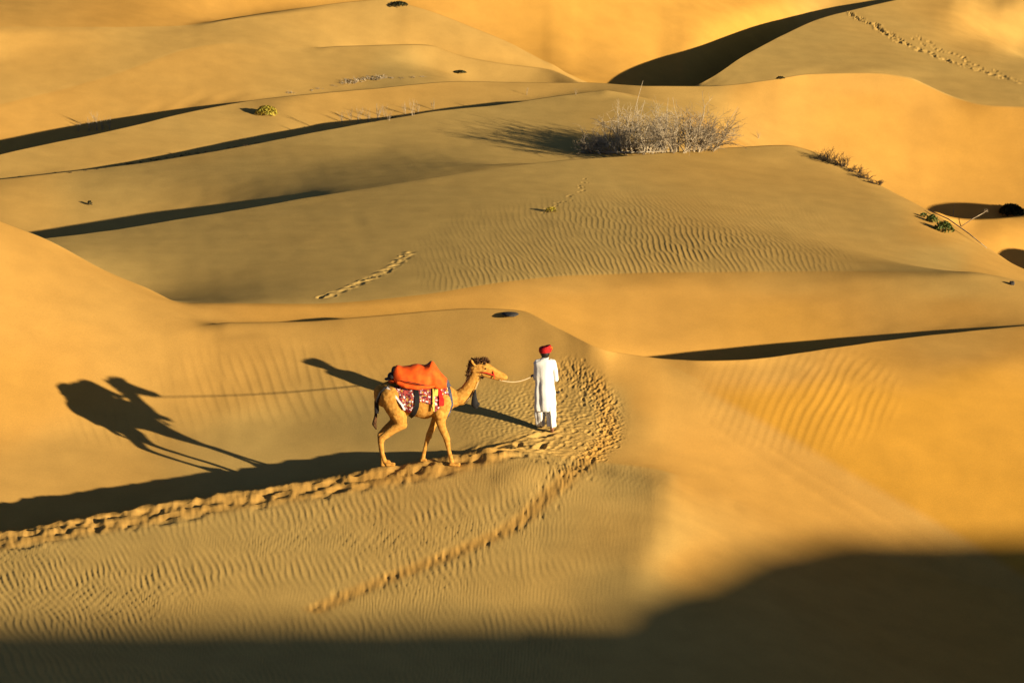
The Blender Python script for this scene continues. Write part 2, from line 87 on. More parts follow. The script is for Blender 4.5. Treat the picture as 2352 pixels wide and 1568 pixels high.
83,-6,-7,-4,-6,-4,-5,-3,-3,-3,-3,-2,-2,-2,-2,-3,-4,-3,-4,-4,-5,-4,-4,-1,0,1,5,6,5,5,2,3,0,0,-1,0,-1,-1,0,1,-1,0,-1,1,-1,2,3,7,6,8,8,8,7,5,6,6,8,7,8,6,6,4,3,4,4,4,4,1,-1,-2,-4,-5,-3,-3,-3,-3,-3,-5,-6,-6,-7,-7,-6,-5,-5,-6,-7,-7,-9,-8,-10,-10,-9,-8,-8,-6,-5,-5,-4,-4,-2,
73,-6,-6,-6,-4,-4,-3,-3,-3,-2,-2,-2,-2,-1,-2,-2,-3,-4,-5,-5,-3,-4,-3,-3,-1,4,7,7,7,4,3,1,1,1,0,0,1,1,1,1,2,0,1,0,1,0,2,1,3,2,5,6,8,11,11,10,9,8,5,5,3,3,3,3,3,1,-1,-1,-3,-3,-3,-2,-3,-1,-1,-2,-5,-5,-7,-8,-6,-5,-4,-5,-5,-7,-9,-11,-11,-14,-10,-10,-8,-7,-4,-5,-4,-3,-2,-2,-3,
56,-7,-4,-4,-3,-2,-3,-2,-2,-2,-1,-1,0,1,1,-2,-5,-7,-6,-5,-2,0,-2,-5,-8,6,11,9,5,3,2,2,1,1,1,1,1,2,1,2,1,2,1,1,0,1,1,2,1,4,3,6,8,9,8,9,8,6,7,6,5,4,1,-1,-3,-3,-2,-3,0,-2,-2,-2,-1,-4,-5,-7,-6,-7,-6,-3,-3,-3,-3,-2,-6,-6,-12,-16,-16,-12,-10,-6,-5,-4,-4,-3,-1,-1,-2,-1,-1,
17,3,1,0,0,-2,0,-1,0,-1,-1,-1,4,5,5,-1,-8,-11,-10,-4,1,4,3,-12,-13,7,9,5,3,2,2,2,1,2,1,2,2,1,2,1,2,1,1,1,2,1,2,0,1,1,5,5,5,6,6,5,3,2,-4,-4,-3,-2,0,3,3,3,2,1,1,0,-2,-3,-6,-7,-9,-9,-8,-6,-4,-3,-3,-4,-6,-8,-7,-4,-11,-9,-6,-3,-3,-1,-2,-1,-1,-1,-1,0,0,0,0,
-678,37,38,40,40,42,42,43,43,45,45,48,47,50,48,24,3,-3,-2,-2,-4,-3,-2,12,26,3,-2,2,4,4,4,3,3,2,3,2,2,0,1,0,0,0,1,0,0,0,-2,0,0,1,-1,1,0,0,1,1,1,0,1,0,0,1,1,0,1,0,0,1,-2,0,-1,-2,-1,-3,-2,-2,-3,-3,-2,-3,-3,-3,-4,-4,-4,-8,1,2,0,0,0,-1,1,0,0,1,0,0,1,0,1,
-484,34,34,34,33,33,32,33,32,32,31,31,31,26,7,-5,-3,-3,-4,-4,-3,-3,5,21,20,9,3,3,4,4,5,4,4,4,4,2,2,2,1,1,0,0,-1,0,0,0,0,-1,0,0,1,-1,1,0,1,1,1,1,1,1,1,0,1,1,0,0,0,-1,-1,-2,-2,-2,-3,-3,-3,-4,-4,-4,-5,-5,-5,-5,-6,-7,-7,-6,0,2,3,2,1,1,0,0,1,1,0,1,0,1,0,
-52,8,6,5,5,3,4,2,3,0,2,-1,-1,-9,-31,-21,-9,-4,-3,-4,-2,5,18,18,12,10,7,4,4,4,4,4,4,3,3,3,2,2,0,1,0,1,0,0,0,0,-1,0,0,0,0,0,0,1,1,1,1,0,1,0,1,1,0,-1,0,-1,-2,-2,-2,-3,-3,-3,-4,-4,-4,-5,-5,-5,-5,-5,-6,-7,-6,-5,-4,-3,-1,2,3,3,3,2,1,1,1,0,2,0,1,1,0,
44,-6,-5,-5,-6,-4,-6,-5,-6,-5,-5,-4,-9,-27,-26,-14,-8,-4,-3,1,8,20,16,13,10,7,6,5,3,4,3,3,2,3,2,2,1,1,1,0,1,0,0,0,0,0,0,0,0,0,0,1,1,0,0,0,0,1,0,0,-1,-1,-1,-1,-2,-2,-3,-3,-4,-4,-4,-5,-5,-4,-6,-4,-5,-5,-6,-5,-5,-4,-3,-2,-2,0,0,0,3,2,2,3,2,2,1,1,0,1,1,0,1,
-6,-3,-3,-3,-2,-3,-1,-2,-2,-1,-1,-1,-11,-34,-20,-7,-2,1,8,21,21,12,9,5,5,5,4,3,3,2,1,2,2,1,1,1,1,0,1,1,0,-1,1,0,0,0,0,0,0,0,1,0,0,0,0,0,-1,-1,-1,-1,-1,-2,-3,-3,-3,-4,-4,-5,-4,-5,-5,-5,-5,-5,-5,-4,-5,-4,-3,-3,-3,-1,-1,-1,0,-1,1,1,0,2,3,1,2,2,1,2,1,0,0,1,1,
-32,0,0,0,-1,0,0,0,1,1,0,-6,-31,-20,-7,3,18,20,20,11,9,6,3,3,1,2,1,1,1,1,1,0,1,0,0,0,0,1,0,-1,0,1,-1,1,0,-1,1,0,0,0,0,-1,0,0,-1,-1,-1,-1,-3,-2,-3,-4,-3,-4,-5,-4,-5,-5,-5,-5,-5,-4,-4,-3,-3,-4,-2,-2,-2,-1,0,-1,0,-1,0,1,-1,1,1,1,0,2,1,1,1,0,1,1,0,0,0,
-34,1,0,1,3,0,-1,0,-1,-1,-2,-13,-22,2,15,12,8,14,13,10,6,4,1,0,0,-1,-1,-1,-1,-1,0,-1,-1,0,0,0,0,-1,-1,1,0,-1,1,-1,0,1,-1,0,0,0,-2,1,-2,-1,-2,-1,-2,-3,-3,-3,-4,-3,-5,-4,-4,-5,-4,-4,-4,-4,-3,-3,-2,-2,-2,0,-1,-1,1,-1,0,0,-1,0,-1,-1,0,-1,0,-1,1,-1,1,0,0,0,0,0,1,0,0,
-26,-2,1,2,0,3,1,-3,-2,-2,-3,-4,1,2,4,10,11,9,10,7,5,2,2,-1,-2,-2,-2,-2,-2,-2,-2,-1,-1,-1,-1,0,-1,0,1,-1,0,0,-1,0,0,0,-1,0,-1,-1,0,-3,-1,-2,-2,-3,-3,-3,-3,-4,-3,-4,-3,-4,-3,-3,-3,-3,-2,-1,-1,-1,0,0,1,0,0,1,0,0,0,-1,-2,-1,-2,-1,-2,-1,-2,-1,-2,-1,-1,-1,0,0,-1,0,-1,0,0,
-5,-2,0,-6,-64,4,14,9,3,1,-8,-6,14,16,13,11,10,8,6,6,3,3,-1,0,-2,-3,-2,-3,-2,-2,-2,-1,-1,-1,-1,-1,0,0,-1,0,0,0,0,0,-1,-1,0,-2,0,-2,-2,-1,-3,-3,-3,-3,-3,-3,-3,-3,-3,-3,-2,-2,-2,-1,-1,0,0,1,1,2,1,2,2,1,2,0,0,0,-1,-1,-2,-2,-3,-3,-3,-4,-3,-3,-2,-3,-2,-1,-1,-1,0,-1,0,-1,0,
-86,3,2,4,46,-11,-9,0,1,-4,-4,1,10,15,14,12,9,8,6,3,4,1,1,-1,-1,-2,-2,-2,-3,-2,-1,-2,-1,0,0,-1,-1,0,0,-1,0,0,0,-1,-1,-1,-1,-1,-2,-2,-2,-3,-2,-3,-2,-4,-2,-4,-2,-2,-2,0,-1,0,0,0,2,2,2,2,3,2,4,2,2,3,1,1,-1,0,-2,-1,-1,-3,-3,-5,-6,-5,-6,-4,-4,-2,-3,-1,-1,-1,-1,0,0,1,-1,
-67,4,2,3,18,5,-5,-5,-4,-3,-1,4,7,9,11,11,9,7,5,5,2,1,1,0,0,-1,-2,-2,-1,-1,-2,-1,-1,-1,-1,0,0,-1,0,0,-1,0,-2,0,-1,-1,-2,-1,-2,-2,-2,-2,-3,-2,-2,-2,-3,-1,-1,-1,0,0,0,2,2,2,2,3,3,3,3,4,1,3,2,1,2,1,1,0,0,-2,-2,-3,-4,-5,-7,-8,-7,-6,-3,-3,-1,-1,0,0,1,0,1,0,1,
-49,3,1,3,4,3,0,-4,-3,-2,1,2,6,7,7,7,7,7,4,4,2,2,1,0,-1,0,-1,0,-1,-2,0,-1,-1,-1,0,-1,0,-1,-1,0,-1,-1,0,-2,-1,-2,0,-3,-1,-2,-2,-1,-1,-1,-2,0,-1,0,-1,1,1,1,2,2,2,2,3,2,3,2,3,1,3,0,2,1,1,2,1,0,0,-1,-3,-5,-6,-4,-5,-6,-6,-5,-4,-1,0,0,1,2,2,3,2,3,2,
-33,0,1,0,0,-1,0,0,-2,0,1,3,3,4,6,5,5,4,5,2,2,2,0,0,1,-1,0,0,-1,0,-1,0,-1,-1,-1,0,-1,0,-1,-1,-1,-1,-1,-2,-1,0,-2,-1,-2,0,-1,-1,0,-1,1,0,1,1,1,1,2,2,2,2,2,2,1,2,1,2,0,1,0,0,0,0,-1,0,0,0,-2,-4,-5,-5,-3,-4,-1,0,-1,-2,-2,-1,1,3,4,5,5,6,5,6,6,
-20,-1,-2,-2,-2,-1,-1,0,1,0,2,2,3,3,3,4,3,3,2,2,3,0,1,1,0,1,0,-1,0,-1,0,-1,0,-1,-1,-1,-1,-1,-1,-1,0,-2,-1,0,-1,-2,0,0,0,-1,0,0,0,2,0,2,2,1,3,3,2,2,3,1,2,2,1,1,0,0,0,0,-2,-1,-3,-3,-2,-3,-2,-4,-4,-4,-4,-4,-4,-3,0,1,3,2,2,2,5,6,8,9,11,11,12,10,11,
-11,-4,-2,-4,-2,-2,-1,0,1,3,3,3,2,2,1,1,2,2,2,2,0,2,1,1,0,0,0,0,-1,0,-1,-1,-1,0,-1,-1,-1,-1,-1,-1,-2,0,0,0,0,0,0,0,-1,1,0,1,2,1,2,1,3,3,3,2,3,3,3,3,3,3,5,3,5,3,1,-1,-3,-6,-8,-8,-8,-9,-7,-4,-3,-3,-2,-4,-5,-6,-6,-4,-3,2,7,10,10,14,15,19,19,19,20,19,18,
-7,-4,-4,-3,-3,-2,-1,0,2,2,3,6,2,-1,-1,2,2,1,1,0,2,2,2,1,1,-2,-1,-1,1,-2,-1,0,0,0,-1,-2,-2,-2,-2,-1,1,1,1,1,1,0,-2,0,1,0,2,1,1,2,2,4,3,3,3,4,2,3,2,4,6,7,8,12,16,19,19,12,-7,-15,-25,-38,-32,-18,-11,-8,1,5,3,6,0,-9,-14,-19,-22,2,15,12,14,18,28,30,28,27,26,29,29,
-57,0,-2,0,-1,0,-1,0,-1,-1,1,-1,1,3,2,2,0,0,0,0,0,-1,0,0,-1,0,0,-1,-2,0,-1,0,0,2,21,14,7,3,3,1,1,1,0,0,0,1,1,1,0,0,-3,-4,-11,-20,-21,-4,-3,-2,-3,-2,-1,-1,1,0,1,2,2,3,1,3,2,2,-1,-4,-2,-3,1,1,0,2,5,4,-8,-16,-18,-20,-18,-18,-18,-13,-9,-6,-8,-6,-5,-5,-3,-3,-1,-2,-1,
-89,-1,0,-2,-1,-1,0,-2,0,0,-1,-1,3,3,5,1,1,0,0,-1,0,0,-1,-1,0,0,-2,-1,-2,-1,0,0,19,24,13,15,2,2,3,2,1,0,1,1,0,1,1,0,0,-2,-5,-14,-13,-10,-7,-16,-9,-6,-3,-3,-1,-1,-1,0,-3,-2,-4,-1,3,4,4,1,-3,-3,-6,-2,1,1,1,2,8,6,-14,-22,-30,-29,-28,-29,-29,-20,-12,-11,-10,-10,-9,-7,-6,-3,10,16,17,
-107,-1,-1,-1,-1,-1,-2,0,-2,0,-1,0,2,5,4,3,1,1,-1,0,-1,-1,0,0,-1,-1,-1,-3,-1,-1,19,28,17,14,5,1,5,4,2,2,1,1,0,-1,2,0,1,-1,-4,-5,-3,-10,-11,-5,-2,-6,-7,-5,-5,-3,-3,-3,-3,-3,-1,-1,2,1,-1,-3,-2,-5,-14,-11,-6,-3,1,1,2,1,11,7,-17,-27,-35,-36,-33,12,41,18,-3,1,-1,-8,-21,-26,-27,-26,-40,-44,-45,
-120,-1,-2,0,-2,-1,-1,-2,0,-2,0,-1,3,5,5,3,1,0,-1,0,-1,0,0,-1,0,-1,-3,1,29,26,13,13,12,9,4,-9,3,4,2,1,0,-1,0,2,0,0,-1,-4,-10,-20,-12,2,6,5,4,4,0,-1,0,-4,-3,-4,-5,-4,-3,-3,-2,-6,-9,-14,-19,-16,8,9,11,16,-8,-42,-9,3,10,9,-20,-19,47,75,83,46,22,2,-9,-20,-24,-29,-33,-36,-38,-40,-42,-43,-42,
-67,-1,-1,-8,-7,-8,-7,-7,-9,-8,-10,-9,1,6,6,2,2,0,0,0,-1,-1,-1,0,-1,-1,11,36,17,23,16,8,2,-3,-4,7,3,0,0,-1,-1,1,0,0,0,0,-4,-8,-11,-9,-8,-1,5,10,9,9,9,6,3,1,-4,-4,-6,-7,-7,-7,-10,-11,-15,-16,-14,-9,-1,4,6,5,11,36,5,-3,-33,-24,85,100,61,54,53,44,31,1,-22,-18,-8,-1,4,-4,-12,-16,0,6,7,
-17,-5,-5,0,-2,-3,-3,-3,-2,-2,1,3,-5,-9,-6,-1,1,2,4,1,2,1,1,3,6,15,15,3,2,4,4,0,-3,-3,-5,-3,-2,-1,-2,-1,-1,0,0,-1,-2,-4,-6,-6,-3,2,1,2,5,6,9,8,9,8,7,6,3,-3,-5,-8,-11,-12,-14,-14,-14,-12,-11,-8,-5,-3,1,7,13,18,19,30,55,91,83,-32,-32,-20,-12,-4,2,56,98,97,86,79,74,83,94,98,86,80,79,
-3,-2,-2,-1,-1,0,-1,-1,-1,0,0,0,-3,-4,-4,-2,1,1,1,1,1,1,2,2,5,6,6,2,1,1,1,1,-2,-3,-4,-3,-2,-2,-1,-1,1,-1,0,-1,-2,-3,-3,-3,0,3,2,3,3,3,4,4,3,3,1,1,2,1,-2,-3,-3,-5,-3,-4,-5,-5,-4,-3,-1,-1,1,2,2,2,5,4,1,-22,-56,3,3,4,4,3,6,2,1,1,1,0,0,0,0,0,-1,0,-1,
-3,-1,-1,-2,0,-1,-1,-1,0,0,-1,0,-3,-4,-4,-2,-1,1,1,3,2,2,3,5,7,6,6,2,2,0,3,-1,-3,-9,-7,-5,-3,-2,-2,0,-1,-1,-2,-2,-3,-4,-3,-1,3,6,5,4,4,5,4,4,2,3,3,2,1,2,-1,-5,-6,-5,-7,-7,-6,-6,-6,-5,-4,0,0,1,3,4,2,-3,-21,-44,-43,8,6,6,5,7,7,4,1,1,1,1,1,0,0,-1,-1,-1,-1,
3,-2,-1,-1,0,0,0,0,0,0,1,-2,-2,-2,-3,-2,0,1,1,2,3,4,4,6,5,6,4,3,0,-1,1,-3,-10,-11,-8,-5,-4,-2,-2,-2,-1,0,-2,-4,-4,-3,-1,3,4,6,5,7,5,4,4,4,3,3,2,2,2,1,1,-3,-8,-9,-7,-8,-8,-8,-7,-5,-3,-3,0,1,1,-1,-6,-17,-30,-34,-23,-5,7,7,8,7,8,6,1,1,1,1,1,0,0,-1,0,-2,-2,
9,-1,0,1,0,0,1,2,1,0,-1,0,-1,-1,0,-1,-1,0,2,2,3,5,5,4,5,5,3,0,5,1,-13,-15,-12,-9,-8,-5,-2,-2,-1,-2,-1,-3,-3,-2,-2,0,1,4,5,5,7,5,6,5,4,3,3,1,2,2,2,2,1,1,-7,-12,-10,-9,-10,-8,-7,-6,-5,-2,-2,-2,-3,-7,-13,-21,-23,-19,-13,-11,-10,8,7,9,10,5,2,1,1,2,0,1,-1,0,-2,-1,-1,
17,2,0,0,1,2,2,1,1,2,0,0,1,-1,0,1,0,1,1,2,3,4,6,5,3,3,6,3,-11,-15,-16,-13,-11,-8,-4,-3,-2,-2,-3,-1,-3,-2,-1,-2,0,2,4,4,6,6,5,6,5,5,3,2,3,1,1,1,2,1,2,1,-1,-10,-14,-12,-10,-10,-8,-7,-5,-4,-4,-4,-7,-11,-14,-16,-14,-8,-1,4,5,-21,-26,8,10,6,1,2,1,0,2,0,0,0,-2,-2,-2,
28,0,1,2,1,2,1,3,2,1,3,1,0,1,0,0,1,0,2,2,4,4,6,6,5,0,-9,-12,-15,-16,-13,-10,-7,-4,-3,-2,-2,-2,-2,-3,-1,-2,-1,1,3,2,4,5,6,6,6,5,5,3,3,2,0,1,0,2,0,2,1,0,-1,-5,-14,-14,-12,-11,-8,-7,-5,-6,-5,-8,-9,-11,-12,-9,-4,0,4,5,5,9,18,-5,-41,-23,-6,-6,0,2,1,1,-1,-1,-1,0,7,
39,1,1,1,1,2,3,2,2,3,1,2,1,0,0,-2,-1,2,3,5,6,5,1,-1,-5,-9,-12,-15,-13,-12,-9,-7,-3,-1,-1,-1,-3,-2,-3,-2,-2,2,1,3,2,3,4,5,6,6,6,4,3,2,1,0,0,0,1,0,1,-1,0,1,0,-4,-12,-15,-13,-11,-9,-6,-7,-6,-8,-7,-9,-8,-7,-3,0,3,5,7,5,0,-10,-23,8,-8,-15,-7,-6,-5,-2,-2,0,-2,0,0,-5,
50,1,1,0,2,1,2,2,3,2,3,2,1,-1,-5,-2,-1,3,5,5,3,0,-5,-8,-10,-12,-13,-10,-9,-7,-5,-2,-1,0,1,-2,-2,-3,-2,-1,0,2,4,3,3,3,5,5,5,5,4,2,0,0,0,0,0,0,0,-1,-1,0,-1,-3,-1,-3,-9,-15,-13,-9,-8,-8,-6,-7,-6,-8,-7,-5,-3,0,2,4,4,2,0,-6,-9,-8,0,-2,-8,-9,-9,-6,-6,-3,-4,-2,-2,-3,-5,
64,-1,-1,0,-1,0,1,2,3,2,2,0,-1,-3,-1,-2,2,3,4,2,-4,-8,-9,-11,-11,-11,-8,-7,-4,-2,-1,-1,1,0,0,-1,-1,-1,1,1,3,3,4,3,3,4,3,4,4,2,0,0,0,0,-1,-1,-1,0,-1,-1,-3,-3,-4,-5,-4,-3,-7,-12,-9,-8,-7,-5,-7,-6,-6,-5,-5,-3,0,0,2,2,2,-1,-3,-4,-5,-3,-3,-3,-4,-8,-8,-8,-6,-6,-5,-4,-5,-5,-5,
75,-2,-1,-2,-2,-1,-1,-1,1,2,-1,-1,-3,-2,-1,3,2,2,-1,-6,-9,-11,-10,-9,-8,-6,-4,-2,-1,0,1,2,0,1,-1,0,1,1,3,5,4,3,2,2,3,4,3,2,-1,-1,-2,0,-1,0,0,0,-1,0,-2,-4,-6,-7,-9,-7,-5,-4,-4,-6,-6,-4,-5,-5,-4,-5,-5,-4,-2,-2,0,1,0,1,-1,-1,-2,-2,-3,-3,-3,-4,-4,-5,-7,-8,-7,-8,-6,-6,-6,-6,-7,
84,-2,-3,-2,-3,-4,-5,-3,-3,-5,-3,-1,0,0,2,2,2,-4,-9,-10,-9,-7,-7,-4,-3,-1,0,0,1,2,1,1,1,0,1,1,2,4,5,4,3,2,1,4,4,3,0,-4,-4,-4,0,0,2,1,1,0,1,-3,-3,-13,-14,-14,-9,-7,-4,-1,-1,0,0,-2,-2,-3,-4,-3,-3,-2,-1,0,-1,0,0,0,-1,-2,-2,-2,-2,-2,-3,-3,-5,-5,-6,-7,-8,-6,-8,-7,-7,-8,-6,
92,-3,-3,-4,-4,-5,-6,-9,-11,-9,-6,-3,3,9,8,1,-7,-12,-13,-9,-6,-2,0,0,2,1,0,2,2,2,2,0,1,0,2,3,5,4,4,2,1,2,6,7,1,-6,-7,-6,-5,0,2,4,3,3,2,2,3,6,-36,-27,-18,-11,-6,-1,0,1,5,4,3,0,0,-2,-1,-2,-1,-1,-1,0,0,-1,0,-1,-2,-1,-1,-3,-1,-3,-3,-4,-4,-5,-5,-6,-7,-8,-7,-9,-7,-7,-8,
-46,0,-1,0,0,-1,-1,-1,-1,0,-2,-2,-2,-2,-1,1,-3,-1,-2,-2,-1,10,8,5,1,0,0,-2,-3,-6,-7,-8,-11,-10,-4,-3,1,2,2,1,2,1,2,0,1,2,1,2,4,2,3,3,4,3,3,23,15,1,13,1,-1,-3,-3,-2,0,1,1,3,0,1,1,2,0,1,0,1,1,0,1,0,0,-1,0,0,-2,0,-3,-1,-1,-2,-2,-2,-2,-2,-2,-3,-2,-2,-3,-2,-2,
-62,-1,0,-1,0,0,0,-1,-1,-1,0,-1,-2,-1,-2,-3,1,-1,0,2,5,-2,1,2,2,1,-1,-3,-5,-6,-8,-7,-5,-3,-7,-2,-4,-1,0,2,1,1,-2,-3,0,3,5,5,5,5,5,4,5,10,17,7,10,5,15,5,-2,-3,-4,-2,0,2,4,3,2,5,4,3,3,3,2,1,2,1,-1,0,-1,-1,-2,-3,-1,-2,0,-2,-2,-2,-1,-2,-3,-2,-3,-2,-4,-3,-3,-3,-3,
-63,1,0,1,0,0,0,1,1,0,0,1,1,-1,-1,-1,0,1,3,2,0,-4,-3,-3,-2,-2,-2,-3,-4,-3,-2,-2,0,-1,-1,-3,-5,-3,-2,-2,-1,-3,-3,-2,0,2,5,6,6,7,5,6,8,10,8,2,1,6,11,8,0,-4,-2,0,2,5,7,7,4,4,7,6,7,5,5,3,1,0,0,-2,-3,-4,-2,-3,-2,-1,-1,-1,-1,-1,-1,-1,-1,-3,-1,-3,-2,-3,-3,-3,-4,
-55,1,1,1,0,2,2,1,2,2,3,2,2,1,1,2,2,2,1,-1,-3,-3,-6,-6,-4,-3,-3,-2,0,0,0,3,1,1,0,-2,-3,-5,-5,-4,-5,-3,-3,-1,0,3,3,5,5,5,5,6,6,3,2,-2,-2,2,4,11,2,0,0,2,5,8,9,10,9,9,7,10,10,9,8,5,1,0,-2,-3,-3,-4,-7,-2,-2,-2,-1,0,0,1,-1,0,0,0,-2,-1,-2,-2,-2,-2,-2,
-44,1,2,2,3,1,3,3,3,3,4,3,3,5,3,4,3,1,0,-2,-2,-5,-4,-3,-3,-2,0,0,-2,-2,3,3,2,2,-2,-3,-5,-5,-6,-6,-4,-3,-1,0,2,1,2,2,2,2,2,1,0,-2,-3,-4,-3,-1,2,8,8,2,2,6,8,11,14,12,13,10,11,13,14,14,11,9,4,-2,-4,-3,-3,-4,-4,-4,-3,-5,-4,1,1,2,3,1,0,0,0,-1,0,0,0,-1,1,
-30,2,3,2,3,3,3,4,4,5,4,5,5,3,5,4,2,3,1,0,0,1,1,2,3,2,0,-1,-1,-2,-4,-2,2,-1,-3,-7,-7,-9,-8,-4,-1,1,2,2,2,1,0,0,-2,-3,-4,-6,-6,-6,-6,-5,-4,-3,1,3,11,7,7,9,12,15,15,16,14,15,15,18,17,13,14,13,10,5,-2,-5,-6,-5,-4,-4,-5,-4,-3,-1,3,3,3,2,2,1,1,1,0,1,1,3,1,
-16,4,3,3,3,4,4,5,5,5,5,5,5,3,1,-1,-2,-2,-1,0,0,2,2,3,2,1,0,-1,-1,2,6,8,6,1,-5,-9,-11,-8,-6,-1,4,7,6,4,0,-1,-2,-5,-6,-8,-9,-10,-11,-10,-8,-6,-3,-1,0,4,7,9,14,14,14,15,15,15,17,19,20,23,20,14,10,7,7,8,8,6,4,1,-4,-13,-16,-10,2,9,8,7,4,5,5,3,3,1,1,0,4,3,4,
-3,4,4,5,4,4,5,6,6,4,2,1,-2,0,-1,-3,-2,-1,0,1,2,1,4,2,1,0,0,0,2,4,8,8,3,-5,-9,-4,3,7,10,6,5,3,2,-2,-3,-4,-5,-6,-7,-8,-11,-13,-14,-13,-8,-4,-4,-3,1,1,5,18,17,16,14,13,14,15,19,23,25,23,19,10,8,7,9,10,12,14,15,12,9,3,-8,-14,-10,-3,4,7,10,10,8,8,5,5,3,1,-1,0,-1,
7,5,6,5,5,6,5,2,1,1,0,-1,-1,-2,-3,-2,0,-1,0,2,3,4,2,1,-1,0,0,2,3,4,2,-2,-2,1,2,8,13,12,10,8,3,-1,-5,-4,-4,-2,-5,-4,-6,-6,-5,-4,-6,-10,-12,-11,-8,-5,-1,5,9,16,15,11,8,9,16,26,27,20,18,16,10,8,11,17,19,19,19,16,12,10,8,4,0,1,6,13,12,6,3,1,0,2,2,3,5,6,4,2,3,
13,6,6,6,7,4,2,1,-1,0,-1,-1,-2,-4,-3,0,0,0,2,5,4,2,-1,0,0,-1,1,1,1,-1,-7,-7,0,12,26,23,15,8,3,-3,-6,-6,-4,-2,-2,-5,-5,-8,-6,-5,-4,-1,2,6,1,-3,-6,-6,-5,2,9,8,4,1,0,5,23,33,34,29,18,9,10,16,18,20,24,33,28,17,4,-32,-29,-5,31,40,33,13,0,2,1,2,3,3,5,4,4,4,3,4,3,
-97,0,-1,0,-1,0,0,0,1,-1,1,0,1,2,2,1,1,2,2,0,2,5,7,9,7,7,4,3,2,-1,-3,-8,-12,-1,1,1,-1,1,0,1,2,1,2,1,3,3,3,2,2,1,2,2,1,3,4,3,4,2,1,0,0,0,1,0,1,0,0,0,-1,-1,0,1,1,1,1,0,1,0,0,0,-1,0,-1,-2,-2,-1,-2,-1,0,-1,0,0,0,0,0,1,0,1,0,0,1,
-152,0,0,0,0,-1,0,0,0,1,0,2,1,2,2,3,2,3,2,26,8,3,5,4,7,7,6,5,2,0,-3,-3,0,-4,-2,1,2,1,2,3,2,2,1,1,0,0,-1,-2,-6,3,3,2,4,2,5,6,5,4,3,-1,-1,1,1,2,0,1,-1,-1,-2,-1,-1,2,2,2,1,2,1,0,0,-1,0,-2,-3,-2,-2,-3,-2,-1,0,-1,-1,0,0,0,0,1,0,1,1,1,0,
-181,0,-1,0,-1,0,0,0,0,0,1,1,2,3,3,3,4,38,21,-7,7,8,6,4,4,5,6,5,4,3,3,5,5,1,0,0,2,2,4,3,3,2,0,-1,-4,-6,-7,-6,-2,-5,0,3,5,-9,5,8,6,4,2,1,-1,0,2,1,2,0,-1,-2,-1,-1,-1,1,3,2,3,1,1,0,0,-1,-1,-2,-2,-3,-3,-4,-2,-1,-1,-1,0,-1,0,1,0,0,1,1,1,1,1,
-153,2,5,3,6,6,3,-7,-8,-8,-9,-11,7,6,6,6,20,-5,11,11,10,8,7,6,4,5,6,6,7,8,7,8,7,5,3,1,1,2,1,4,2,2,1,-3,-8,-10,-12,-10,-7,-7,-5,-3,-4,5,-3,7,8,4,3,0,-1,1,1,1,2,0,-1,-1,-2,-2,0,2,3,3,1,2,1,1,-1,0,-2,-1,-3,-3,-5,-3,-1,-1,-1,-1,-1,-1,0,0,0,2,2,0,1,0,2,
-110,3,0,1,-2,-4,-5,2,0,0,2,7,-5,0,7,11,3,-2,2,4,6,8,6,6,7,7,7,10,11,12,11,7,7,6,1,0,-1,0,-1,-1,2,2,-2,-4,-6,-13,-15,-14,-12,-10,-8,-5,-2,5,1,-3,5,5,4,0,-1,1,1,2,1,1,-1,-2,-2,-2,-1,3,4,1,3,1,2,0,0,-1,0,-3,-3,-4,-4,-3,15,4,2,-10,-6,-1,-1,0,3,4,11,-2,-3,-3,-4,
-61,-2,-2,-4,-3,-3,-2,1,3,4,5,3,3,3,2,2,1,1,-1,1,3,4,7,7,8,11,12,12,12,18,16,8,-1,-5,-5,-4,-3,-3,-4,-5,-4,-5,-4,-6,-4,-6,-14,-15,-14,-10,-7,-5,0,3,3,-3,-6,4,3,0,0,0,2,2,2,0,-2,-1,-1,0,-2,0,4,3,2,2,1,1,0,-1,-2,-2,-3,-5,-2,15,0,1,-2,1,-2,-2,-1,1,1,3,-2,2,0,-2,-2,
-15,-4,-3,-2,-2,-1,0,2,3,4,3,4,3,2,2,1,0,0,0,2,1,4,5,9,11,11,22,23,12,-4,-8,-7,-6,-6,-6,-5,-4,-3,-4,-5,-6,-4,-6,-9,-9,-5,-8,-11,-10,-8,-5,-1,1,3,2,0,-5,-9,-2,-1,-1,1,2,1,2,1,2,-3,10,14,-8,-17,-1,4,2,3,1,1,-1,0,-2,-3,-4,1,15,7,-4,-2,-2,3,0,-1,-1,0,1,-2,-3,0,-1,-1,-1,
28,-1,-2,-1,-1,1,2,2,3,3,4,3,2,1,0,1,2,2,3,2,2,3,7,18,23,14,0,-10,-8,-9,-9,-8,-8,-7,-6,-4,-2,-3,-4,-5,-5,-5,-9,-10,-10,-8,-9,-5,-2,-1,1,1,2,2,2,-1,-5,-7,-12,-10,-4,1,3,4,0,9,11,-2,0,-1,8,5,-31,0,3,2,2,0,0,-1,-1,-4,1,30,1,-1,-4,-4,-1,1,2,-1,0,-2,-2,-2,-5,-1,0,-1,-2,
71,0,1,0,1,2,2,3,3,3,3,3,3,2,1,-1,4,5,5,4,7,9,9,0,-5,-6,-9,-9,-10,-10,-11,-9,-7,-6,-4,-2,-2,-2,-2,-4,-5,-8,-8,-14,-11,-8,-4,1,4,7,5,4,1,0,-1,-3,-6,-11,-9,4,-17,-7,11,11,-9,0,1,7,-2,-4,5,-5,-5,-15,0,3,1,1,-1,-1,-2,1,29,5,6,-1,-5,-4,-1,1,1,0,-1,-2,-3,-6,-3,-3,-2,-1,-1,
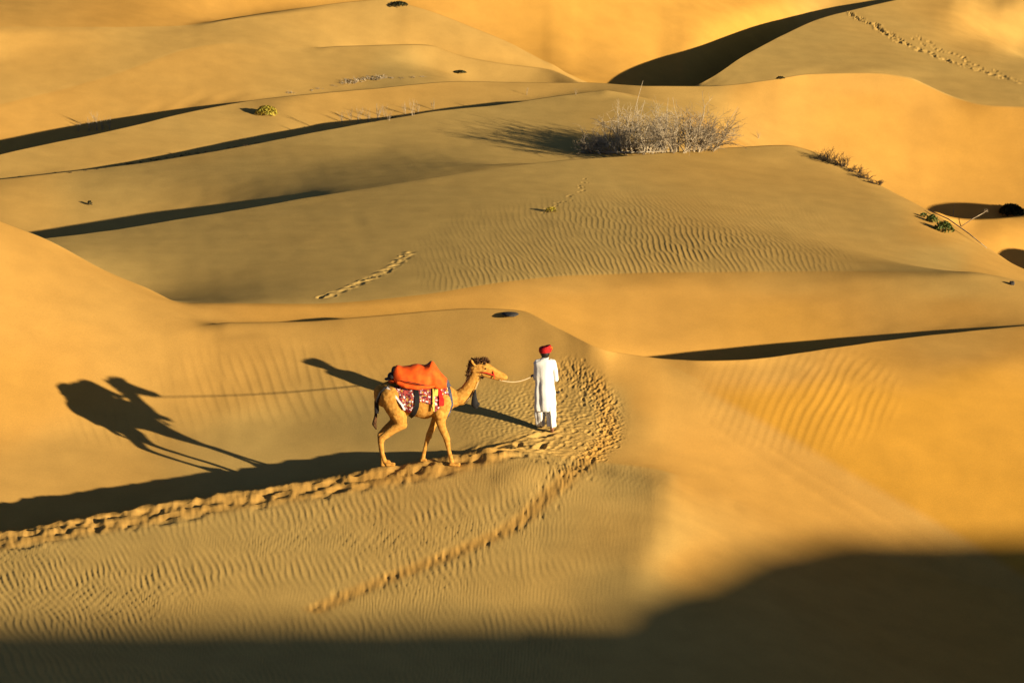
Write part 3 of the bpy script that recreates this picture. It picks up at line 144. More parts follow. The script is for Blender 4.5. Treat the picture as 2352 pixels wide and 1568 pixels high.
112,2,1,2,3,2,4,3,3,4,3,4,4,6,8,6,1,-2,-2,-3,-3,-6,-4,-5,-8,-7,-10,-11,-11,-10,-9,-9,-7,-4,-2,-3,-1,0,1,0,-4,-5,-9,-10,-11,-5,2,3,14,10,8,3,-2,-6,-5,-9,-15,-14,-11,-9,4,-3,-4,-3,6,0,-1,5,-1,-3,-2,-4,6,1,-24,-3,2,0,1,-2,3,26,10,4,4,0,-2,-3,-2,0,0,0,-2,-3,-5,-4,-5,-4,-3,-2,-1,
146,4,6,5,5,4,3,3,3,2,3,3,1,-2,-5,-3,-4,-4,-4,-3,-5,-4,-4,-7,-9,-11,-11,-11,-10,-10,-8,-5,-4,-4,-3,-2,0,4,1,1,3,4,5,5,4,-1,5,8,7,6,3,0,-6,-19,-15,-25,-25,-17,-11,-7,5,-1,-8,-5,6,1,0,2,-1,-4,-2,-1,4,-1,6,-29,-5,1,-1,1,25,11,8,4,3,1,0,-1,-1,-1,-2,-1,-3,-4,-4,-6,-5,-4,-4,-3,-3,
166,3,3,4,3,3,3,3,4,3,1,-1,-3,-4,-6,-5,-5,-3,-3,-3,-3,-3,-9,-10,-12,-12,-11,-11,-10,-7,-4,-3,-1,-3,-5,-2,12,-4,-1,6,8,9,25,45,32,-8,0,21,6,0,-6,-9,-14,-10,-62,-57,-33,-13,-7,-3,1,0,-7,-4,2,3,0,0,-1,-2,-4,0,1,-2,-4,-3,-11,-7,2,10,2,19,10,6,3,3,1,0,0,-2,-1,-3,-4,-4,-6,-5,-6,-5,-4,-3,-4,
36,0,0,-1,-1,-1,-1,0,-2,-1,-1,-1,-1,-1,0,-1,-1,-2,-1,0,0,-2,-2,-2,-2,-2,-2,-1,0,1,0,1,0,1,1,-9,-33,-3,-2,0,-1,2,2,2,0,0,-1,-1,0,-1,1,1,1,0,13,14,8,-2,-2,-1,0,-1,-1,-1,0,0,0,-1,-2,-2,-3,-3,-6,-8,-8,-1,-16,-16,-4,9,7,26,27,21,14,8,6,5,2,-2,-5,-10,-11,-13,-14,-13,-14,-14,-14,-15,-13,
57,-1,-1,-1,-2,-1,-1,-2,-2,-1,-2,-2,-2,-1,-1,-2,-2,0,-1,-1,-2,-2,-3,-4,-4,-3,-2,0,-1,1,1,2,1,1,-1,-7,-12,-21,-21,-6,0,0,1,2,1,-1,-1,-2,0,0,0,2,2,2,15,18,10,5,0,-1,-1,-2,-2,-1,2,0,0,0,-1,-1,-2,-3,-2,-1,0,2,2,0,0,1,6,8,13,14,14,11,8,3,0,-1,-5,-9,-11,-15,-16,-18,-17,-17,-17,-16,-17,
70,-1,-3,-1,-1,-2,-2,-3,-2,-3,-2,-2,-1,-2,-2,-2,-1,-1,-1,-1,-2,-3,-5,-4,-4,-3,-2,-2,0,1,2,1,2,1,-2,-1,4,-6,-5,-11,-10,-15,-23,-5,1,-2,-2,-1,-1,0,1,1,2,4,14,13,12,8,4,2,-1,-1,0,-1,0,2,2,1,3,1,3,4,5,7,10,11,9,7,5,2,0,3,3,0,-3,-7,-7,-8,-10,-11,-12,-9,-7,-7,-6,-6,-7,-7,-6,-7,-7,
79,-2,-1,-2,-3,-2,-2,-3,-2,-3,-3,-2,-2,-2,-3,-1,-1,-1,0,-2,-3,-5,-4,-5,-4,-4,-3,-1,1,0,3,2,1,0,1,3,6,8,8,-4,-10,-13,-9,-22,-16,12,6,-8,-7,-5,-5,-7,-2,0,3,8,9,9,8,3,3,0,0,1,1,2,4,5,4,7,8,8,9,10,11,13,11,8,4,-2,-8,-14,-13,-12,-13,-13,-13,-11,-9,-9,-4,0,-1,2,2,0,-1,-3,-6,-7,-6,
89,-2,-2,-4,-2,-3,-4,-2,-4,-3,-2,-3,-2,-3,-2,-2,0,0,-1,-3,-4,-5,-5,-5,-5,-3,-3,-1,0,2,2,3,2,1,2,6,7,6,7,3,1,-1,-6,-18,-12,4,5,-5,-9,-11,-12,-11,-9,-7,-2,1,5,7,7,7,4,4,2,3,3,4,5,5,8,10,10,10,6,2,-4,-7,-6,-4,-3,-2,-2,-2,-8,-9,-9,-9,-9,-6,-2,3,3,2,1,-4,-7,-9,-10,-13,-13,-15,-16,
96,-2,-3,-2,-3,-4,-3,-4,-4,-3,-4,-2,-4,-2,-2,0,1,0,-3,-4,-5,-5,-6,-5,-4,-5,-2,-2,1,2,3,3,2,4,4,6,6,7,5,4,0,3,0,-3,-5,0,2,-3,-8,-13,-16,-16,-15,-11,-9,-5,1,4,6,6,8,6,6,5,4,6,5,8,7,6,4,1,1,-1,-1,-3,-3,-3,-3,-3,-6,-9,-7,-7,-3,0,1,-1,-2,-2,-7,-12,-17,-18,-18,-17,-18,-16,-15,-14,-14,
104,-3,-3,-3,-4,-2,-4,-4,-4,-5,-4,-4,-3,-1,1,1,0,-2,-4,-6,-6,-6,-5,-6,-5,-4,-3,1,1,2,3,3,4,5,6,6,7,6,5,1,2,0,1,2,5,1,0,-2,-6,-11,-17,-18,-19,-16,-14,-9,-5,-1,4,8,8,10,9,7,8,5,7,7,7,4,1,-1,-1,-1,-2,-2,-4,-3,-4,-5,-4,-4,-5,-4,0,3,-1,-14,-23,-24,-21,-22,-19,-15,-12,-8,-4,1,6,13,17,
111,-4,-3,-3,-2,-3,-3,-3,-4,-5,-6,-4,-1,0,1,2,-2,-4,-6,-8,-8,-7,-6,-5,-6,-3,-2,-1,3,4,3,4,5,6,6,7,6,5,3,2,1,3,1,4,3,2,-1,-3,-4,-8,-14,-18,-18,-19,-16,-15,-11,-5,0,7,11,13,13,12,6,7,7,6,5,2,-1,-1,-2,-1,0,-1,-2,-4,-3,-1,0,1,-2,-2,-6,-9,-17,-34,-43,-29,-15,-4,2,9,16,23,32,38,42,45,46,
118,-3,-2,-2,-2,-2,-1,-2,-2,-1,0,-1,-3,-5,-4,-5,-5,-8,-9,-8,-8,-7,-6,-6,-5,-5,-1,2,3,5,4,4,6,6,7,5,5,2,2,3,3,4,3,1,-1,-1,-2,-3,-6,-5,-7,-12,-16,-16,-19,-19,-18,-13,-3,5,15,19,18,12,7,5,6,9,4,-1,-2,-2,0,1,0,-1,0,-1,1,1,5,7,10,0,-22,-36,-34,-31,-26,-2,22,33,43,51,57,56,51,44,35,26,19,
124,-1,-1,1,0,0,0,0,3,1,0,-5,-7,-8,-9,-9,-10,-10,-10,-8,-7,-6,-7,-7,-6,-3,0,3,7,3,5,5,7,7,6,5,1,1,2,3,6,4,1,-3,-5,-5,-4,-6,-6,-4,-3,-4,-8,-12,-14,-23,-27,-20,-9,5,16,23,22,15,6,7,8,6,1,-2,-2,-1,1,1,1,0,-1,4,4,6,6,10,15,12,-2,-27,-27,14,47,47,54,65,61,47,27,12,0,-7,-10,-11,-11,
133,3,2,-1,0,0,0,0,-3,-4,-5,-6,-5,-7,-9,-12,-13,-11,-8,-6,-5,-7,-6,-7,-5,-4,0,5,5,4,3,7,7,7,7,4,1,1,3,8,7,3,-6,-10,-8,-8,-8,-7,-4,-2,0,-2,1,-2,-8,-23,-28,-19,-11,-2,6,18,21,17,13,8,10,5,-2,-4,0,1,2,1,-1,1,6,8,10,10,10,14,18,28,29,51,99,133,115,54,-9,-43,-53,-51,-40,-29,-19,-12,-6,-3,0,
154,-10,-9,-9,-8,-8,-9,-8,-7,-6,-5,-4,-3,-2,-3,-7,-6,-6,-4,-2,-3,-2,-4,-4,-6,-5,-5,-9,-10,-3,6,7,7,7,8,10,13,13,12,12,13,9,-39,-8,-5,-10,-14,-7,0,2,0,-4,0,22,-32,-5,14,6,-8,-21,-28,-25,-1,33,46,6,8,1,-6,0,1,1,3,0,2,8,13,14,14,15,16,11,5,10,45,61,20,-31,-36,-13,8,18,23,24,21,19,18,15,13,12,12,
72,-4,-6,-4,-6,-5,-4,-4,-4,-2,-2,0,0,0,-1,0,-2,-2,-1,-1,0,0,-1,-2,-2,-6,-10,-15,-23,-5,1,2,1,-1,-3,-7,-4,0,-1,-1,-2,-6,3,-7,-4,-3,-2,-3,-4,-3,-3,0,-2,-7,61,37,18,6,-7,-20,-34,-45,-55,-57,-39,4,4,8,10,9,9,11,9,11,9,8,7,6,5,4,3,2,3,2,3,3,13,42,23,3,-2,-4,-7,-5,0,2,2,3,2,3,1,
110,-9,-8,-10,-8,-9,-8,-6,-5,-3,-3,-1,0,0,1,-1,-1,-1,-2,-1,0,0,0,-1,-4,-6,-13,-20,-13,-10,-3,-1,0,-2,-8,-15,-5,-3,0,-3,-3,-8,0,-6,-6,-4,-3,-4,-5,0,5,22,21,17,23,33,27,11,-6,-27,-49,-74,-89,-90,-65,-6,11,14,15,13,14,15,21,32,42,32,19,9,4,2,1,1,2,4,7,16,23,10,17,8,-2,-6,-9,-11,-4,-1,1,3,3,3,3,
122,-12,-12,-12,-12,-10,-7,-7,-3,-4,-1,0,-1,1,0,1,0,-1,-1,-2,1,1,1,-2,-3,-6,-10,-9,-4,-8,-7,-3,-4,-5,-6,-2,-6,-4,-3,-3,-10,-9,11,-1,-4,0,2,3,4,5,15,15,25,21,12,14,15,10,-2,-18,-35,-51,-73,-93,-112,-110,-5,18,18,18,16,27,80,76,50,33,19,8,1,-2,-3,-1,-1,5,10,14,8,-5,-5,2,0,-7,-8,-10,-8,-4,-1,0,2,1,2,
118,-17,-16,-14,-10,-8,-7,-3,-3,0,0,0,2,1,1,0,-1,1,0,0,0,2,0,0,-2,-4,-2,3,2,-3,-7,-8,-5,-5,-2,2,-3,-5,-4,-6,-8,-5,10,6,3,4,8,11,13,14,17,16,14,13,10,13,7,5,4,0,0,2,12,25,28,3,-88,-75,-30,-1,19,24,-21,-18,-5,1,1,-2,-4,-5,-4,-3,0,1,4,2,-4,-11,-15,-8,-6,-4,-4,-5,-8,-7,-5,-2,-2,-2,-1,
91,-18,-16,-10,-8,-4,-1,1,1,2,2,2,0,1,1,1,1,0,1,2,1,1,1,1,1,2,4,7,7,3,-4,-5,-7,-4,-1,2,0,-3,-5,-6,-5,1,7,11,11,12,14,15,18,19,18,14,9,3,7,10,10,10,14,21,29,39,48,47,37,17,-8,-26,-33,-35,-38,-43,-50,-49,-38,-33,-26,-16,-9,-5,-3,-2,-3,-3,-7,-10,-11,-17,-14,-11,-6,-2,0,2,-4,-6,-6,-6,-5,-5,-7,
36,-11,-5,-3,0,4,5,4,6,3,3,1,2,1,0,1,2,2,2,2,2,1,3,3,5,7,9,9,7,4,0,-3,-4,-2,0,1,1,-1,-3,-3,-1,4,10,14,16,17,19,20,19,17,13,12,7,5,2,3,9,13,18,29,35,38,35,32,33,27,13,-4,-21,-38,-52,-65,-71,-71,-57,-36,-23,-14,-8,-3,1,0,0,-4,-9,-15,-23,-18,-13,-7,-1,3,6,7,4,-2,-4,-7,-8,-8,-8,
-59,23,18,9,12,12,11,9,5,4,1,2,0,1,1,3,3,3,4,3,3,2,3,6,8,11,11,9,8,4,0,-2,-1,-1,0,1,0,0,0,1,5,8,12,16,21,21,21,19,17,13,11,8,8,5,1,0,0,4,7,8,12,11,4,-8,-20,-25,-23,-22,-21,-19,-19,-18,-15,-13,-18,-18,-13,-7,-5,-2,-4,-5,-6,-10,-12,-16,-14,-10,-5,0,3,6,8,8,8,8,3,0,0,-3,-4,
-170,49,46,45,33,20,12,8,4,2,1,0,0,0,2,3,5,6,6,4,3,4,3,6,11,12,13,11,5,3,2,-1,-1,0,0,0,0,0,0,5,7,11,15,20,23,24,21,18,13,11,7,8,7,9,3,-7,-9,-12,-10,-9,-8,-4,-1,1,-3,-11,-18,-18,-22,-24,-21,-16,-13,-13,-11,-9,-4,-4,-4,-8,-10,-10,-13,-12,-12,-9,-5,-2,2,5,8,7,8,9,7,6,5,5,4,7,9]
DY = [10000,0,0,0,0,0,0,0,0,0,0,0,0,0,0,0,0,0,0,0,0,0,0,0,0,0,0,0,0,0,0,0,0,0,0,0,0,0,0,0,0,0,0,0,0,0,0,0,0,0,0,0,0,0,0,0,0,0,0,0,0,0,0,0,0,0,0,0,0,0,0,0,0,0,0,0,0,0,0,0,0,0,0,0,0,0,0,0,0,0,0,0,0,0,0,0,0,0,0,0,0,
13298,29,30,29,30,29,30,29,30,29,30,29,30,30,29,30,29,30,29,29,29,29,29,29,27,27,26,24,24,23,23,22,24,24,25,27,29,29,29,27,26,24,22,22,22,24,26,28,30,32,42,46,30,1,-3,-5,-7,-8,-9,-10,-10,-10,-12,-15,-16,-18,-20,-21,-21,-22,-21,-22,-21,-20,-19,-17,-15,-13,-11,-11,-9,-10,-9,-9,-8,-8,-8,-7,-7,-7,-7,-7,-6,-7,-6,-6,-7,-6,-7,-6,-7,
15911,3,4,3,3,3,3,3,3,3,3,3,4,4,4,4,5,5,5,6,6,7,8,8,9,22,32,24,2,-2,-2,-3,-4,-4,-5,-6,-9,-11,-10,-10,-10,-11,-10,-11,-12,-12,-13,-15,-15,-16,-21,-31,-49,-54,-51,-58,-52,-23,13,7,-5,-9,-10,-16,-16,-4,6,10,14,27,35,41,43,43,53,57,59,57,50,43,43,42,41,39,37,34,31,26,22,17,12,12,10,10,8,8,7,7,6,6,7,
16791,-3,-4,-3,-4,-4,-4,-4,-5,-6,-7,-8,-12,-18,-19,-18,-18,-18,-18,-16,-15,-14,-12,-10,-9,-2,1,2,3,4,5,5,6,7,7,8,12,15,17,20,22,24,26,27,29,36,45,45,40,41,40,38,36,32,27,24,22,20,18,16,13,11,9,9,9,8,8,7,7,5,5,4,3,1,1,-1,-4,-5,-7,-7,-8,-8,-7,-6,-4,-3,0,0,0,0,0,0,0,0,0,0,0,0,0,0,0,
17732,12,11,12,11,13,13,16,17,19,22,26,43,59,63,56,52,51,51,51,52,53,53,52,51,50,48,47,48,50,55,58,62,62,61,61,59,60,61,61,63,62,64,65,68,73,78,79,78,75,73,72,70,66,62,57,53,51,50,52,54,56,55,51,45,44,39,28,18,15,9,-6,-37,-51,-59,-78,-93,-124,-139,-135,-140,-138,-133,-130,-121,-115,-106,-95,-88,-77,-70,-65,-60,-55,-51,-47,-44,-42,-40,-38,-37,
18248,17,17,17,17,18,19,20,21,23,25,28,32,36,41,44,48,50,52,54,54,55,56,54,54,54,54,56,57,58,59,59,60,61,61,62,62,62,63,62,62,63,62,62,61,64,69,73,76,79,82,82,84,83,83,81,79,76,72,68,64,57,52,44,36,28,19,8,0,-8,-13,-18,-22,-27,-31,-59,-102,-130,-145,-144,-188,-179,-47,0,49,58,58,64,84,41,0,0,0,0,0,-7,-13,-18,-22,-25,-27,
19538,62,62,62,63,62,61,60,60,58,56,55,52,49,49,51,54,56,56,58,59,60,62,63,65,66,67,66,65,68,70,75,82,89,90,87,82,80,79,75,73,68,62,59,60,60,61,61,61,60,64,66,64,60,49,48,45,34,11,-9,-18,-19,-23,-28,-30,-28,-24,-17,-10,-6,-5,-4,-5,-6,-8,-16,-25,-31,-36,-36,-35,-31,-31,-32,-33,-32,-30,-28,-24,-19,-16,-14,-13,-12,-11,-11,-9,-10,-9,-9,-9,
20365,71,71,71,71,72,73,75,77,79,83,86,93,101,104,103,101,100,101,99,98,105,117,124,123,116,118,118,114,105,94,78,65,59,54,50,46,45,44,44,46,48,48,45,40,34,25,19,18,16,14,9,5,-2,-6,-9,-17,-35,-43,-39,-25,-3,7,12,14,14,15,19,21,26,30,51,50,25,23,17,11,4,-4,-9,-14,-27,-32,-39,-44,-44,-30,-16,-13,-15,-16,-17,-17,-17,-18,-18,-18,-18,-18,-18,-19,
22601,76,76,76,76,75,75,75,75,73,74,72,70,69,68,67,67,68,70,72,74,78,89,98,103,103,99,90,77,59,39,29,27,27,26,30,40,45,39,22,19,15,11,6,-12,-41,-45,-35,-34,-33,-28,-26,-33,-56,-82,-99,-96,-84,-75,-41,-14,-11,-8,-5,-2,10,25,36,42,43,38,30,15,1,0,-1,-1,-1,-2,-2,-2,-3,-2,-3,-3,-4,-3,-4,-4,-5,-6,-12,-15,-20,-22,-26,-27,-29,-30,-31,-30,
24254,31,30,31,30,31,30,31,30,31,30,31,30,28,28,29,30,33,36,41,45,49,53,57,62,69,87,93,90,76,72,62,52,46,43,41,46,46,35,17,11,1,-34,-32,-29,-22,-19,-21,-26,-31,-38,-51,-59,-76,-12,46,0,-30,-50,-66,-75,-89,-178,-183,-57,145,204,250,261,269,274,279,293,254,216,194,178,168,157,138,119,112,107,100,94,87,80,72,65,57,53,49,46,43,40,39,37,35,36,35,36,
25632,19,19,19,19,19,20,19,20,21,21,22,23,24,24,24,25,26,26,27,27,27,28,28,29,29,30,29,31,30,31,31,32,37,38,39,40,38,36,33,28,23,18,15,13,13,14,17,20,23,27,29,33,37,42,50,62,71,79,84,89,93,104,114,122,128,131,131,139,150,153,149,139,123,116,110,105,100,94,87,82,79,76,72,69,65,62,59,55,51,49,46,44,42,41,39,38,38,38,37,38]
DS = [0,0,0,0,0,0,0,0,0,0,0,0,0,0,0,0,0,0,0,0,0,0,0,0,0,0,0,0,0,0,0,0,0,0,0,0,0,0,0,0,0,0,0,0,0,0,0,0,0,0,0,0,0,0,0,0,0,0,0,0,0,0,0,0,0,0,0,0,0,0,0,0,0,0,0,0,0,0,0,0,0,0,0,0,0,0,0,0,0,0,0,0,0,0,0,0,0,0,0,0,0,
20,20,20,20,20,20,20,20,20,20,20,20,20,20,20,20,20,20,20,20,20,20,20,20,20,20,20,20,20,20,20,20,20,20,20,20,20,20,20,20,20,20,20,20,20,20,19,16,13,10,7,4,1,0,0,0,0,0,0,0,0,0,0,0,0,0,0,0,0,0,0,0,0,0,0,0,0,0,0,0,0,0,0,0,0,0,0,0,0,0,0,0,0,0,0,0,0,0,0,0,0,
0,0,0,0,0,0,0,0,0,0,0,0,0,0,0,0,0,0,0,0,0,0,0,0,0,2,4,5,7,8,9,10,12,13,14,15,17,18,20,20,20,20,20,20,20,20,20,20,20,20,20,20,20,20,20,20,20,20,20,20,20,20,20,20,20,20,20,20,20,20,20,20,20,20,20,20,20,20,20,20,19,19,18,17,17,16,16,15,15,14,14,15,15,16,16,16,17,17,18,18,18,
20,20,20,20,20,20,20,20,20,20,20,20,20,20,20,20,20,20,20,20,20,20,20,17,14,12,12,12,11,11,11,11,10,10,10,10,10,10,10,10,10,10,10,10,10,10,10,10,10,10,10,10,10,10,10,10,10,10,10,10,10,10,10,10,10,10,10,10,10,10,10,10,10,10,10,10,9,9,9,8,8,8,7,7,7,6,5,4,2,0,0,0,0,0,0,0,0,0,0,0,0,
20,20,20,20,20,20,20,20,20,20,20,20,20,20,20,20,20,20,20,20,20,20,20,20,20,20,20,20,20,20,19,18,17,15,14,13,12,12,11,10,10,9,9,8,8,8,9,9,10,10,12,14,16,18,20,20,20,20,20,20,20,20,20,20,20,20,20,20,20,20,20,20,20,20,20,20,20,20,20,20,20,20,20,20,20,20,20,20,20,20,20,20,20,20,20,20,20,20,20,20,20,
0,0,0,0,0,0,0,0,0,0,0,0,0,0,0,0,0,0,0,0,0,0,0,0,0,0,0,0,0,0,0,0,0,0,0,0,0,0,0,0,0,0,0,0,0,0,0,0,0,0,0,0,0,0,0,0,0,0,0,0,0,0,0,0,0,0,0,0,0,0,0,0,0,0,0,0,0,0,0,0,4,8,15,20,20,20,20,20,20,20,20,20,20,20,20,20,20,20,20,20,20,
20,20,20,20,20,20,20,20,20,20,20,20,20,20,20,20,20,20,20,20,20,20,20,20,20,20,20,20,20,20,20,20,20,20,20,20,20,20,20,20,20,20,20,20,20,20,20,20,20,20,20,20,20,20,20,17,14,11,8,5,2,0,0,0,0,0,0,0,0,0,0,0,0,0,0,0,0,0,0,0,0,0,0,0,0,0,0,0,0,0,0,0,0,0,0,0,0,0,0,0,0,
20,20,20,20,20,20,20,20,20,20,20,20,20,20,20,20,20,20,20,20,20,20,20,20,20,20,20,20,20,20,20,20,20,20,20,20,20,20,20,20,20,20,20,20,20,20,20,20,20,20,20,20,20,20,20,20,20,20,20,20,20,20,20,20,20,20,20,20,20,20,20,20,20,20,20,20,20,20,20,20,20,20,20,20,20,20,20,20,20,20,20,20,20,20,20,20,20,20,20,20,20,
0,0,0,0,0,0,0,0,0,0,0,0,0,0,0,0,0,0,0,0,0,0,0,0,0,0,0,0,0,0,0,0,0,3,7,10,13,16,19,20,20,20,20,20,20,20,20,20,20,20,20,20,20,20,19,10,0,0,0,0,0,0,0,0,0,0,0,0,0,0,0,0,0,0,0,0,0,0,0,0,0,0,0,0,0,0,0,0,0,0,0,0,0,0,0,0,0,0,0,0,0,
6,6,6,6,6,6,6,6,6,6,6,6,6,7,7,7,7,8,8,8,9,9,9,10,10,10,11,11,12,12,13,14,15,15,16,16,17,18,19,20,20,20,20,20,20,20,20,20,20,20,20,20,20,20,15,4,0,0,0,0,0,2,9,15,20,20,20,20,20,20,20,20,20,20,20,20,20,20,20,20,19,18,17,16,15,14,13,11,10,10,10,10,10,10,10,10,10,10,10,10,10,
0,0,0,0,0,0,0,0,0,0,0,0,0,0,0,0,0,0,0,0,0,0,0,0,0,0,0,0,0,0,0,0,0,0,0,0,0,0,0,0,0,0,0,0,0,0,0,0,0,0,0,0,0,0,0,0,0,0,0,0,0,0,0,0,0,0,0,0,0,0,0,0,0,0,0,0,0,0,0,0,0,0,0,0,0,0,0,0,0,0,0,0,0,0,0,0,0,0,0,0,0]
NL = len(NR) + 1; NRW = sum(NR) + 1
GZ = np.cumsum(np.cumsum(np.array(DZ, float).reshape(NRW, NC), 0), 1)/500.0
GY = np.cumsum(np.array(DY, float).reshape(NL, NC), 1)/200.0
GS = np.array(DS, float).reshape(NL, NC)/20.0
GW = np.linspace(W0, W1, NC)
def colinterp(A, wq):
    """cubic interpolation across the columns (last axis), clamped at the ends"""
    p = np.clip((wq - W0)/(W1 - W0)*(NC-1), 0, NC-1.0001); j = p.astype(int); t = p - j
    g = lambda k: A[..., np.clip(j+k, 0, NC-1)]
    a, b, c_, d = g(-1), g(0), g(1), g(2)
    m0, m1 = (c_-a)/2, (d-b)/2
    return (2*t**3-3*t**2+1)*b + (t**3-2*t**2+t)*m0 + (-2*t**3+3*t**2)*c_ + (t**3-t**2)*m1
# per-column Hermite along the depth, broken at sharp crests
rowlay = []; rowt = []
for k, n in enumerate(NR):
    for i in range(n): rowlay.append(k); rowt.append((i/n)**1.35)
rowlay.append(len(NR)-1); rowt.append(1.0)
CY = np.array([GY[k] + (GY[k+1]-GY[k])*t for k, t in zip(rowlay, rowt)])
starts = np.cumsum([0]+NR)
Dr = np.zeros((NRW, NC)); Dl = np.zeros((NRW, NC))
h = np.diff(CY, axis=0); dlt = np.diff(GZ, axis=0)/h
Dr[1:-1] = (dlt[:-1]*h[1:] + dlt[1:]*h[:-1])/(h[1:]+h[:-1]); Dr[0] = dlt[0]; Dr[-1] = dlt[-1]; Dl[:] = Dr
for k in range(1, NL-1):
    i = starts[k]; s_ = np.clip(GS[k]*1.3, 0, 1)
    right = dlt[i] + (dlt[i]-dlt[i+1])*h[i]/(h[i]+h[i+1]); left = dlt[i-1] + (dlt[i-1]-dlt[i-2])*h[i-1]/(h[i-1]+h[i-2])
    Dr[i] = Dr[i]*(1-s_) + right*s_; Dl[i] = Dl[i]*(1-s_) + left*s_
NDENSE = [150, 210, 110, 250, 40, 120, 110, 100, 100, 60]
rows_z = []; rows_k = []; rows_t = []
for k, nd in enumerate(NDENSE):
    for q in range(nd + (1 if k == len(NDENSE)-1 else 0)):
        t = q/nd
        tt = .15*t**2 + .85*t if k else t
        Yq = GY[k] + (GY[k+1]-GY[k])*tt
        s_ = tt**(1/1.35)*NR[k]; i = min(int(s_), NR[k]-1) + starts[k]
        u_ = np.clip((Yq-CY[i])/h[i], 0, 1)
        rows_z.append((2*u_**3-3*u_**2+1)*GZ[i] + (u_**3-2*u_**2+u_)*h[i]*Dr[i] + (-2*u_**3+3*u_**2)*GZ[i+1] + (u_**3-u_**2)*h[i]*Dl[i+1])
        rows_k.append(k); rows_t.append(tt)
rows_z = np.array(rows_z); rows_k = np.array(rows_k); rows_t = np.array(rows_t)
# columns: dense inside the view, wide apart outside, out to the horizon
WD = .160
wd = np.linspace(-WD, WD, 1760)
wo_ = [WD]; st = .0006
while wo_[-1] < 22:
    wo_.append(wo_[-1]+st); st = min(st*1.25, .022 if wo_[-1] < 5.4 else max(.022, .12*(wo_[-1]-5.2)))
wo_ = np.array(wo_[1:])
WC = np.concatenate([-wo_[::-1], wd, wo_]); MC = len(WC)
cl = np.clip(WC, -.165, .165)
YC = colinterp(GY, cl)
Zi = colinterp(rows_z, cl); Yi = YC[rows_k] + (YC[rows_k+1]-YC[rows_k])*rows_t[:, None]
near = np.concatenate([[-2500, -1200, -600, -300, -200, -150, -120], np.concatenate([np.arange(-100, -10, 3.0), np.arange(-10, 50, .8)])])
far = 150*1.035**np.arange(1, 90)
Yn = np.repeat(near[:, None], MC, 1); ysh = YC[-1]-150
Yf = far[:, None] + ysh[None]*np.exp(-(far[:, None]-150)/80)
YY = np.vstack([Yn, Yi, Yf]); nn = len(near); ni = len(Yi)
ZZ = np.vstack([np.repeat(Zi[:1], nn, 0), Zi, np.repeat(Zi[-1:], len(far), 0)])
soft = lambda y: np.where(y > 30, y, 22 + 8*np.exp((np.minimum(y, 30)-30)/8))
XX = WC[None]*soft(YY)
def wav(x, y, terms):
    r = 0
    for a, kx, ky, p in terms: r = r + a*np.sin(kx*x+ky*y+p)
    return r
base = -.9 + wav(XX, YY, [(.8, .05, .031, 1), (.7, -.021, .062, 2.2), (.5, .09, -.05, .4), (1.4, .011, .017, 3.0), (.25, .21, .16, 1.3)])
sm = lambda t: (lambda q: q*q*(3-2*q))(np.clip(t, 0, 1))
side = np.abs(WC[None])*np.maximum(YY, 1) - .165*np.maximum(YY, 1)
f = sm(side/22.0); f = np.maximum(f, sm((49-YY)/14)); f = np.maximum(f, sm((YY-(150+ysh[None]))/40))
ZZ = ZZ*(1-f) + base*f
ZZ -= 2.5*sm((YY-(152+ysh[None]))/60)
ZZ = np.where(YY > 400, np.minimum(ZZ, -2.0+wav(XX, YY, [(.8, .006, .004, 0)])), ZZ)
# two unseen mounds added past the right edge to keep the hollows there in shade
for mx_, my_, top_, s1, s2 in ((20.0, 97.2, -.25, 3.2, 2.2), (21.5, 109.5, -1.05, 4.0, 2.8)):
    ca_, sa_ = math.cos(SUN_AZ), -math.sin(SUN_AZ); p_ = (XX-mx_)*ca_ + (YY-my_)*sa_; q_ = -(XX-mx_)*sa_ + (YY-my_)*ca_
    ZZ = np.maximum(ZZ, -4.2 + (top_+4.2)*np.exp(-.5*(p_/s1)**2 - .5*(q_/s2)**2))
# the tall dune to the right of the camera that throws the foreground into shade
EDGE = [(-10.39, 61.84, -0.32), (-8.75, 63.15, -0.7), (-6.23, 64.02, -0.95), (-3.62, 64.51, -1.07), (-1.35, 64.9, -1.17), (0.95, 65.39, -1.23), (2.13, 65.99, -1.01), (3.37, 67.6, -1.07), (4.72, 70.13, -1.31), (6.13, 72.17, -1.57), (7.47, 72.91, -1.86), (8.79, 73.2, -1.88), (10.54, 73.48, -1.9), (13.18, 73.82, -1.94)]
ez = np.array(EDGE); DIST = 88.0
rx = ez[:, 0] + DIST*math.cos(SUN_AZ); ry = ez[:, 1] - DIST*math.sin(SUN_AZ); rz = ez[:, 2] + DIST*math.tan(SUN_EL)
ryq = np.interp(XX, rx, ry); rzq = np.interp(XX, rx, rz)
rzq = rzq - np.maximum(0, rx[0]-XX)*.17
tail = sm((XX-5.5)/5)                     # fades out towards the camera's own side
tailr = 1 - sm((XX-rx[-1]-25)/60)
dd = YY - ryq
hill = rzq - np.where(dd > 0, .50, .30)*np.sqrt(dd*dd+.09)
hill = hill*tail*tailr - 8*(1-tail) - 3*(1-tailr)
ZZ = np.where(f > .05, np.maximum(ZZ, hill), ZZ)
